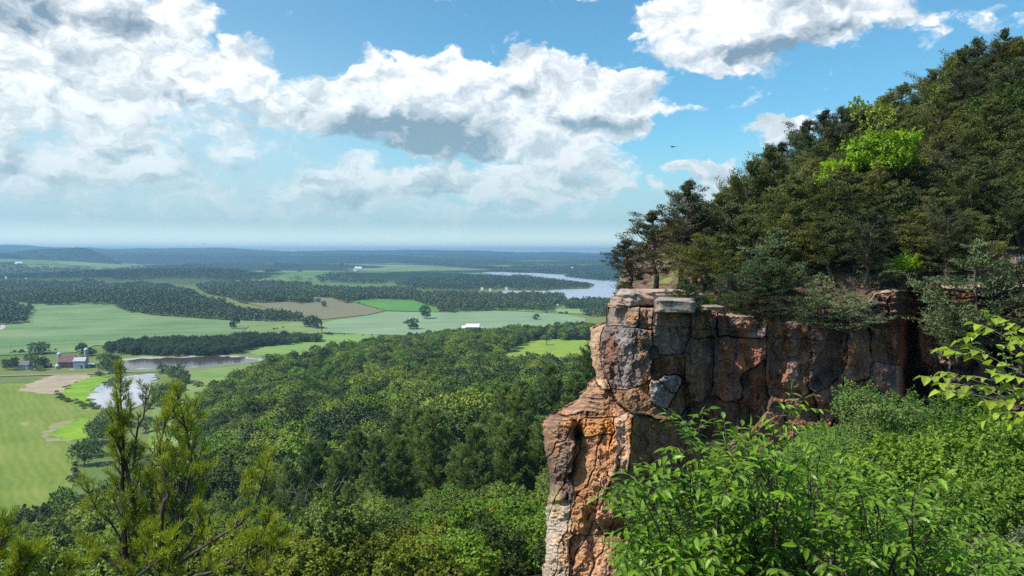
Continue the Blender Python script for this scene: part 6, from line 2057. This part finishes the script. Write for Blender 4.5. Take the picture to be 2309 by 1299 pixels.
# ------------------------------------------------------------------ near sapling
def big_leaves(P, T, N, L, Wd, droop=0.25, fold=0.22, heart=False):
    """curved folded leaves with a midrib; vectorised"""
    n = len(P)
    T = T / np.linalg.norm(T, axis=1)[:, None]
    B = np.cross(N, T); B /= np.linalg.norm(B, axis=1)[:, None] + 1e-9
    U_ = np.cross(T, B)
    L = np.broadcast_to(L, (n,))[:, None]; Wd = np.broadcast_to(Wd, (n,))[:, None]
    mid = lambda f: P + T * L * f - U_ * L * droop * f * f
    w1, w2, f1, f2 = (0.5, 0.36, 0.28, 0.66) if heart else (0.46, 0.40, 0.30, 0.66)
    m0, m1, m2, m3 = mid(0), mid(f1), mid(f2), mid(1.0)
    l1 = m1 + B * Wd * w1 + U_ * Wd * fold; r1 = m1 - B * Wd * w1 + U_ * Wd * fold
    l2 = m2 + B * Wd * w2 + U_ * Wd * fold * .7; r2 = m2 - B * Wd * w2 + U_ * Wd * fold * .7
    V = np.stack([m0, m1, m2, m3, l1, r1, l2, r2], 1).reshape(-1, 3)
    o = (np.arange(n) * 8)[:, None]
    q = np.concatenate([o + np.array([[1, 4, 6, 2]]), o + np.array([[1, 2, 7, 5]])])
    tr = np.concatenate([o + np.array([[0, 4, 1]]), o + np.array([[0, 1, 5]]), o + np.array([[2, 6, 3]]), o + np.array([[2, 3, 7]])])
    return V, [q, tr]


def bez(a, b, c, n=12):
    t = np.linspace(0, 1, n)[:, None]
    return (1 - t) ** 2 * a + 2 * (1 - t) * t * b + t ** 2 * c


def leafy(name, label, base, tips, sub, leafm, barkm, L, Wd, seed, twig=(0.25, 0.5), lstep=0.035, droop=0.25, heart=False, brad=0.02, up=0.35, sag=0.5):
    """base point, branch tips (world); sub twigs with alternate leaves"""
    rs = np.random.RandomState(seed)
    lst = []; LP, LT, LN, LS = [], [], [], []
    base = np.array(base, float)
    for tip in tips:
        tip = np.array(tip)
        ln = np.linalg.norm(tip - base)
        ctrl = (base + tip) / 2 + np.array([rs.normal() * 0.08, rs.normal() * 0.08, 0.05]) * ln + (tip - base) * [0.02, 0, 0.12]
        P = bez(base, ctrl, tip, 16)
        P[1:-1] += rs.normal(size=(14, 3)) * ln * 0.006
        lst.append((P, brad * np.linspace(1, 0.16, 16) * (0.5 + 0.5 * min(1.5, ln / 3))))
        dd = P[-1] - P[-4]; dd /= np.linalg.norm(dd)
        twigs = [(P[-2], dd, rs.uniform(*twig))]
        ns = sub
        for k in range(ns):
            u = 1 - 0.62 * (k + rs.rand()) / ns
            f = u * 15; i0 = int(min(14, f)); a = P[i0] * (1 - (f - i0)) + P[i0 + 1] * (f - i0)
            d0 = P[i0 + 1] - P[i0]; d0 /= np.linalg.norm(d0)
            side = np.cross(d0, rand_dirs(rs, 1)[0]); side /= np.linalg.norm(side)
            d = d0 * 0.55 + side * 0.9 + [0, 0, up]; d /= np.linalg.norm(d)
            twigs.append((a, d, rs.uniform(*twig)))
        for (a, d, tl) in twigs:
            n = max(4, int(tl / lstep))
            t = np.linspace(0, 1, 6)[:, None]
            Q = a + d * tl * t + np.array([0, 0, -1]) * tl * sag * 0.5 * t ** 2
            lst.append((Q, 0.0035 * np.linspace(1.2, 0.4, 6)))
            hs_ = np.cross(d, [0, 0, 1.0]); hs_ /= np.linalg.norm(hs_) + 1e-9
            roll = rs.uniform(-0.5, 0.5)
            for k in range(n):
                u = 0.12 + 0.88 * k / (n - 1)
                c = a + d * tl * u + np.array([0, 0, -1]) * tl * sag * 0.5 * u ** 2
                sgn = 1 if k % 2 else -1
                dirv = d * (0.55 + 0.5 * (k == n - 1)) + hs_ * sgn * (0.85 * (k < n - 1)) + np.array([0, 0, -0.42]) + rs.normal(size=3) * 0.16
                nn = np.array([0, 0, 1.0]) + hs_ * (sgn * 0.25 + roll) + rs.normal(size=3) * 0.22
                LP.append(c); LT.append(dirv); LN.append(nn); LS.append(rs.uniform(0.72, 1.18) * (0.75 if k == 0 else 1))
    LS = np.array(LS)
    V, F = big_leaves(np.array(LP), np.array(LT), np.array(LN), L * LS, Wd * LS, droop, 0.2, heart)
    root = thing(name, label, 'tree', tuple(base))
    me = mesh_np('crown', V - base, F, [leafm], smooth=False)
    link('crown', me, root)
    tv, tf = tubes([(p - base, r) for p, r in lst], 5)
    link('trunk', mesh_np('trunk', tv, tf, [barkm], smooth=True), root)
    print(name, 'leaves', len(LP))
    return root


SAP = np.array([(1395, 1299), (1400, 1140), (1440, 1075), (1480, 1050), (1530, 1040), (1560, 990), (1620, 1010), (1700, 985), (1760, 960), (1830, 985), (1900, 1030), (1990, 1040), (2100, 1110), (2230, 1190), (2290, 1260), (2290, 1400), (1395, 1400)], float)
leaders = [(1512, 948, 6.6), (1585, 938, 6.8), (1555, 985, 6.4), (1786, 900, 7.6), (1800, 925, 7.8), (1770, 960, 7.4), (1398, 1140, 6.2), (1425, 1110, 6.2), (1455, 1052, 6.5), (1490, 1062, 6.4), (1425, 1215, 5.8), (1410, 1255, 5.8), (1640, 985, 7), (1690, 975, 7.2), (1570, 1010, 6.6)]
rs = np.random.RandomState(77)
while len(leaders) < 250:
    a, b_ = rs.uniform(1395, 2290), rs.uniform(960, 1400)
    if in_poly(np.array([[a, b_]]), SAP)[0]:
        leaders.append((a, b_, rs.uniform(5.6, 8.6)))
tips = [at(*l) for l in leaders]
left_t = [t_ for l, t_ in zip(leaders, tips) if l[0] < 1880]
right_t = [t_ for l, t_ in zip(leaders, tips) if l[0] >= 1880]
leafy('sapling_tree', 'near bright green sapling with long drooping leaves in front of the cliff', at(1690, 1720, 7.4), left_t, 7, M['leaf_near'], M['bark'], 0.112, 0.040, 21, (0.24, 0.46), 0.040, sag=0.5, brad=0.018)
leafy('sapling_tree', 'near bright green sapling at the lower right, right of the one before the cliff', at(2080, 1760, 7.6), right_t, 7, M['leaf_near'], M['bark'], 0.112, 0.040, 22, (0.24, 0.46), 0.040, sag=0.5, brad=0.018)

# broad leaved branches reaching in from the right
ASP = [(2215, 735, 5.2), (2255, 725, 5.2), (2290, 735, 5.0), (2300, 770, 4.9), (2145, 790, 5.4), (2180, 800, 5.3), (2210, 795, 5.2), (2110, 850, 5.4), (2135, 840, 5.4), (2160, 865, 5.2), (2200, 850, 5.2), (2150, 880, 5.1), (2185, 880, 5.3),
       (2290, 850, 5.0), (2305, 880, 5.0), (2250, 880, 5.2), (2270, 910, 5.0), (2300, 930, 4.9), (2260, 935, 5.2), (2330, 800, 5.0), (2340, 900, 5.0)]
leafy('aspen_tree', 'yellow green branches with broad round leaves reaching in from the right', at(2560, 1010, 4.9), [at(*l) for l in ASP], 1, M['leaf_aspen'], M['bark_grey'], 0.072, 0.060, 23, (0.10, 0.20), 0.026, droop=0.3, heart=True, brad=0.012, sag=0.3)


# ------------------------------------------------------------------ near pine on the left
zp = lambda L, D_: np.array([at(180 + x / 2.7125, 820 + y / 2.7125, D_ + k * 0.0) for k, (x, y) in enumerate(L)])


def smooth_path(P, n):
    """Catmull-Rom through the points"""
    P = np.array(P); Q = np.concatenate([[2 * P[0] - P[1]], P, [2 * P[-1] - P[-2]]])
    out = []
    for k in range(len(P) - 1):
        for t in np.linspace(0, 1, n, endpoint=False):
            a, b, c, d = Q[k:k + 4]
            out.append(0.5 * (2 * b + (c - a) * t + (2 * a - 5 * b + 4 * c - d) * t * t + (3 * b - a - 3 * c + d) * t ** 3))
    out.append(P[-1])
    return np.array(out)


def near_pine(name, label, stems, seed, needle=0.078, wid=0.0052, base=None, dens=0.75, leafm=None, per=50, tw=(0.08, 0.26)):
    rs = np.random.RandomState(seed)
    lst = []; P_, T_, N_ = [], [], []

    def brush(a, d, ln, n):
        d = d / np.linalg.norm(d)
        u = rs.rand(n) ** 0.8
        c = a + d * (u * ln)[:, None]
        r = rand_dirs(rs, n); r -= d * (r @ d)[:, None]; r /= np.linalg.norm(r, axis=1)[:, None]
        lean = rs.uniform(0.35, 1.0, n)[:, None]
        t = d * (1.15 - 0.35 * lean) + r * lean
        t /= np.linalg.norm(t, axis=1)[:, None]
        P_.append(c + t * needle * 0.5); T_.append(t); N_.append(np.cross(t, rand_dirs(rs, n)))
        lst.append((np.array([a, a + d * ln]), np.array([0.004, 0.0025])))

    for (pts, r0, amount, bare_from) in stems:
        S = smooth_path(pts, 9)
        n = len(S)
        lst.append((S, np.linspace(r0, 0.006, n)))
        seg = np.linalg.norm(np.diff(S, axis=0), axis=1); Ls = np.concatenate([[0], np.cumsum(seg)])
        tot = Ls[-1]
        dd = S[-1] - S[-3]
        brush(S[-1] - dd / np.linalg.norm(dd) * 0.09, dd, 0.13, int(per * 1.7))
        k = int(tot / 0.042 * amount * dens)
        for q in range(k):
            u = bare_from + (1 - bare_from) * (q + rs.rand()) / k
            s = u * tot
            a = np.array([np.interp(s, Ls, S[:, c]) for c in range(3)])
            i0 = min(n - 2, np.searchsorted(Ls, s)); d0 = S[i0 + 1] - S[max(0, i0 - 1)]; d0 /= np.linalg.norm(d0)
            azm = rs.uniform(0, 6.28)
            side = np.array([math.cos(azm), math.sin(azm), 0.0]); side -= d0 * (side @ d0)
            d = d0 * 0.75 + side * rs.uniform(0.6, 1.1) + [0, 0, 0.35]; d /= np.linalg.norm(d)
            tl = rs.uniform(*tw) * (0.45 + 1.0 * min(1, (tot - s) / 1.3))
            d2 = d + d0 * 0.5 + np.array([0, 0, 0.4]); d2 /= np.linalg.norm(d2)
            m_ = a + d * tl * 0.6; e_ = m_ + d2 * tl * 0.4
            lst.append((np.array([a, m_, e_]), np.array([0.007, 0.0055, 0.004])))
            brush(e_ - d2 * 0.05, d2, 0.11, per)
            if tl > 0.14:
                for _ in range(rs.randint(1, 4)):
                    v = rs.uniform(0.35, 0.95)
                    b0 = a + (e_ - a) * v
                    d3 = d2 + rs.normal(size=3) * 0.5 + [0, 0, 0.2]; d3 /= np.linalg.norm(d3)
                    l3 = rs.uniform(0.05, 0.13)
                    lst.append((np.array([b0, b0 + d3 * l3]), np.array([0.004, 0.003])))
                    brush(b0 + d3 * (l3 - 0.04), d3, 0.09, int(per * 0.8))
    P = np.concatenate(P_); T = np.concatenate(T_); N = np.concatenate(N_)
    m = len(P)
    V, F = leaf_quads(P, T, N, needle * rs.uniform(0.75, 1.2, m), wid, 0.1)
    b0 = np.array(base if base is not None else stems[0][0][0])
    root = thing(name, label, 'tree', tuple(b0))
    tv, tf = tubes(lst, 5)
    link('trunk', mesh_np('trunk', tv - b0, tf, [M['bark']], smooth=True), root)
    link('crown', mesh_np('crown', V - b0, F, [leafm or M['needle_near']]), root)
    print(name, 'needles', m)
    return root


J = lambda P, a, b: P + np.linspace(a, b, len(P))[:, None] * np.array([[0, 1.0, 0]])
stems = [
    (J(zp([(262, 1700), (262, 1299), (240, 1000), (215, 800), (205, 500), (175, 280), (160, 60)], 8.0), 0, 0.3), 0.036, 0.85, 0.12),
    (J(zp([(330, 1700), (330, 1299), (350, 950), (345, 800), (310, 600), (270, 450), (285, 300), (290, 205)], 8.3), 0, -0.2), 0.034, 0.9, 0.12),
    (J(zp([(335, 560), (345, 400), (372, 330), (378, 175)], 8.2), 0, 0.1), 0.012, 0.55, 0.2),
    (J(zp([(480, 1700), (482, 1250), (490, 900), (515, 820), (490, 700), (450, 550), (480, 380), (512, 228)], 7.9), 0, 0.2), 0.028, 0.85, 0.15),
    (J(zp([(575, 1700), (570, 1299), (600, 950), (640, 820), (680, 620), (650, 420), (615, 260), (592, 165)], 8.1), 0, 0.0), 0.036, 1.2, 0.12),
    (J(zp([(610, 930), (570, 780), (600, 600), (650, 400), (668, 290)], 8.4), 0, 0.1), 0.016, 1.1, 0.2),
    (J(zp([(640, 820), (700, 720), (760, 670), (790, 630)], 8.0), 0, -0.1), 0.012, 0.9, 0.3),
    (J(zp([(570, 1250), (700, 1150), (900, 1020), (1030, 930), (1130, 800), (1190, 640), (1215, 580)], 7.9), 0, -0.4), 0.020, 0.55, 0.25),
    (J(zp([(1030, 930), (960, 860), (1010, 790), (1060, 690)], 7.6), 0, 0), 0.008, 0.8, 0.3), (J(zp([(1100, 840), (1140, 700), (1150, 560)], 7.6), 0, 0), 0.008, 0.7, 0.3),
    (J(zp([(560, 1420), (700, 1299), (850, 1250), (1000, 1150), (1110, 1070), (1180, 940), (1200, 880)], 7.5), 0, -0.2), 0.018, 0.7, 0.3),
    (J(zp([(900, 1420), (1000, 1250), (1060, 1170), (1130, 1120), (1240, 1030)], 7.4), 0, 0), 0.012, 1.0, 0.2), (J(zp([(1050, 1420), (1130, 1250), (1200, 1150), (1260, 1100)], 7.3), 0, 0), 0.012, 1.1, 0.1),
    (J(zp([(262, 1100), (180, 960), (110, 900), (60, 800), (45, 740)], 8.1), 0, 0), 0.014, 0.8, 0.3), (J(zp([(262, 1250), (160, 1200), (80, 1130), (30, 1080)], 7.9), 0, 0), 0.014, 1.2, 0.2),
    (J(zp([(350, 1150), (420, 1000), (440, 850), (420, 700)], 8.2), 0, 0), 0.012, 1.0, 0.2), (J(zp([(560, 1260), (660, 1120), (720, 1000), (740, 900)], 8.0), 0, 0), 0.012, 1.2, 0.2), (J(zp([(480, 1200), (420, 1120), (400, 1050)], 7.8), 0, 0), 0.012, 1.2, 0.2),
    (J(zp([(350, 1299), (420, 1250), (520, 1180), (560, 1050)], 7.6), 0, 0), 0.010, 1.2, 0.1), (J(zp([(700, 1420), (780, 1290), (830, 1200)], 7.6), 0, 0), 0.010, 1.3, 0.1),
]
near_pine('young_pine', 'near young pine with several upright leaders and yellow green needle tufts, lower left', stems, 5, base=zp([(430, 1900)], 8.0)[0])
zq = lambda L, D_: np.array([at(x, y, D_) for x, y in L])
stems2 = [(zq([(-60, 1420), (-20, 1290), (5, 1220), (12, 1182)], 6.8), 0.014, 1.3, 0.1), (zq([(-60, 1250), (10, 1255), (60, 1270), (100, 1290), (130, 1320)][::-1], 6.9), 0.012, 0.8, 0.1), (zq([(-40, 1420), (20, 1330), (60, 1270), (85, 1245)], 6.7), 0.012, 1.3, 0.1),
          (zq([(60, 1420), (110, 1340), (150, 1290), (190, 1270)], 6.9), 0.012, 1.5, 0.1), (zq([(-20, 1360), (30, 1300), (50, 1240)], 6.7), 0.012, 1.5, 0.1)]
near_pine('young_pine', 'boughs of a second near pine at the bottom left corner', stems2, 8, dens=1.0, base=at(-60, 1500, 6.9))

# things that share a label are told apart by their place in their row, where there are few of them
ORD = ['leftmost', 'second from left', 'third from left', 'fourth from left', 'fifth from left', 'sixth from left', 'seventh from left', 'eighth from left', 'ninth from left', 'tenth from left',
       'eleventh from left', 'twelfth from left', 'thirteenth from left', 'fourteenth from left', 'fifteenth from left', 'sixteenth from left']
byl = {}
for o_ in C.objects:
    if o_.parent is None and 'label' in o_.keys():
        byl.setdefault(o_['label'], []).append(o_)
for lb_, L_ in byl.items():
    if 2 <= len(L_) <= 16 and len(lb_.replace(',', ' ').split()) <= 12:
        L_.sort(key=lambda o: float(proj(np.array(o.location))[0]))
        for k_, o_ in enumerate(L_):
            w_ = 'rightmost' if k_ == len(L_) - 1 else ORD[k_]
            o_['label'] = lb_ + ', ' + w_

# ------------------------------------------------------------------ air
b = MB()
b.box((0, 0, 0), (1, 1, 1))
hz_o = b.build("haze", [])
zlo, zhi = -12.0, 330.0
hz_o.location = (0, 0, (zlo + zhi) / 2)
hz_o.scale = (66000, 66000, zhi - zlo)
tag(hz_o, kind='stuff')
m, t = new_mat("haze_air")
pv = t.n('ShaderNodeVolumePrincipled')
pv.inputs['Color'].default_value = (0.40, 0.70, 0.98, 1)
pv.inputs['Density'].default_value = 9.0e-5
pv.inputs['Anisotropy'].default_value = 0.2
o = t.n('ShaderNodeOutputMaterial')
t.put(o.inputs['Volume'], pv.outputs[0])
hz_o.data.materials.append(m)
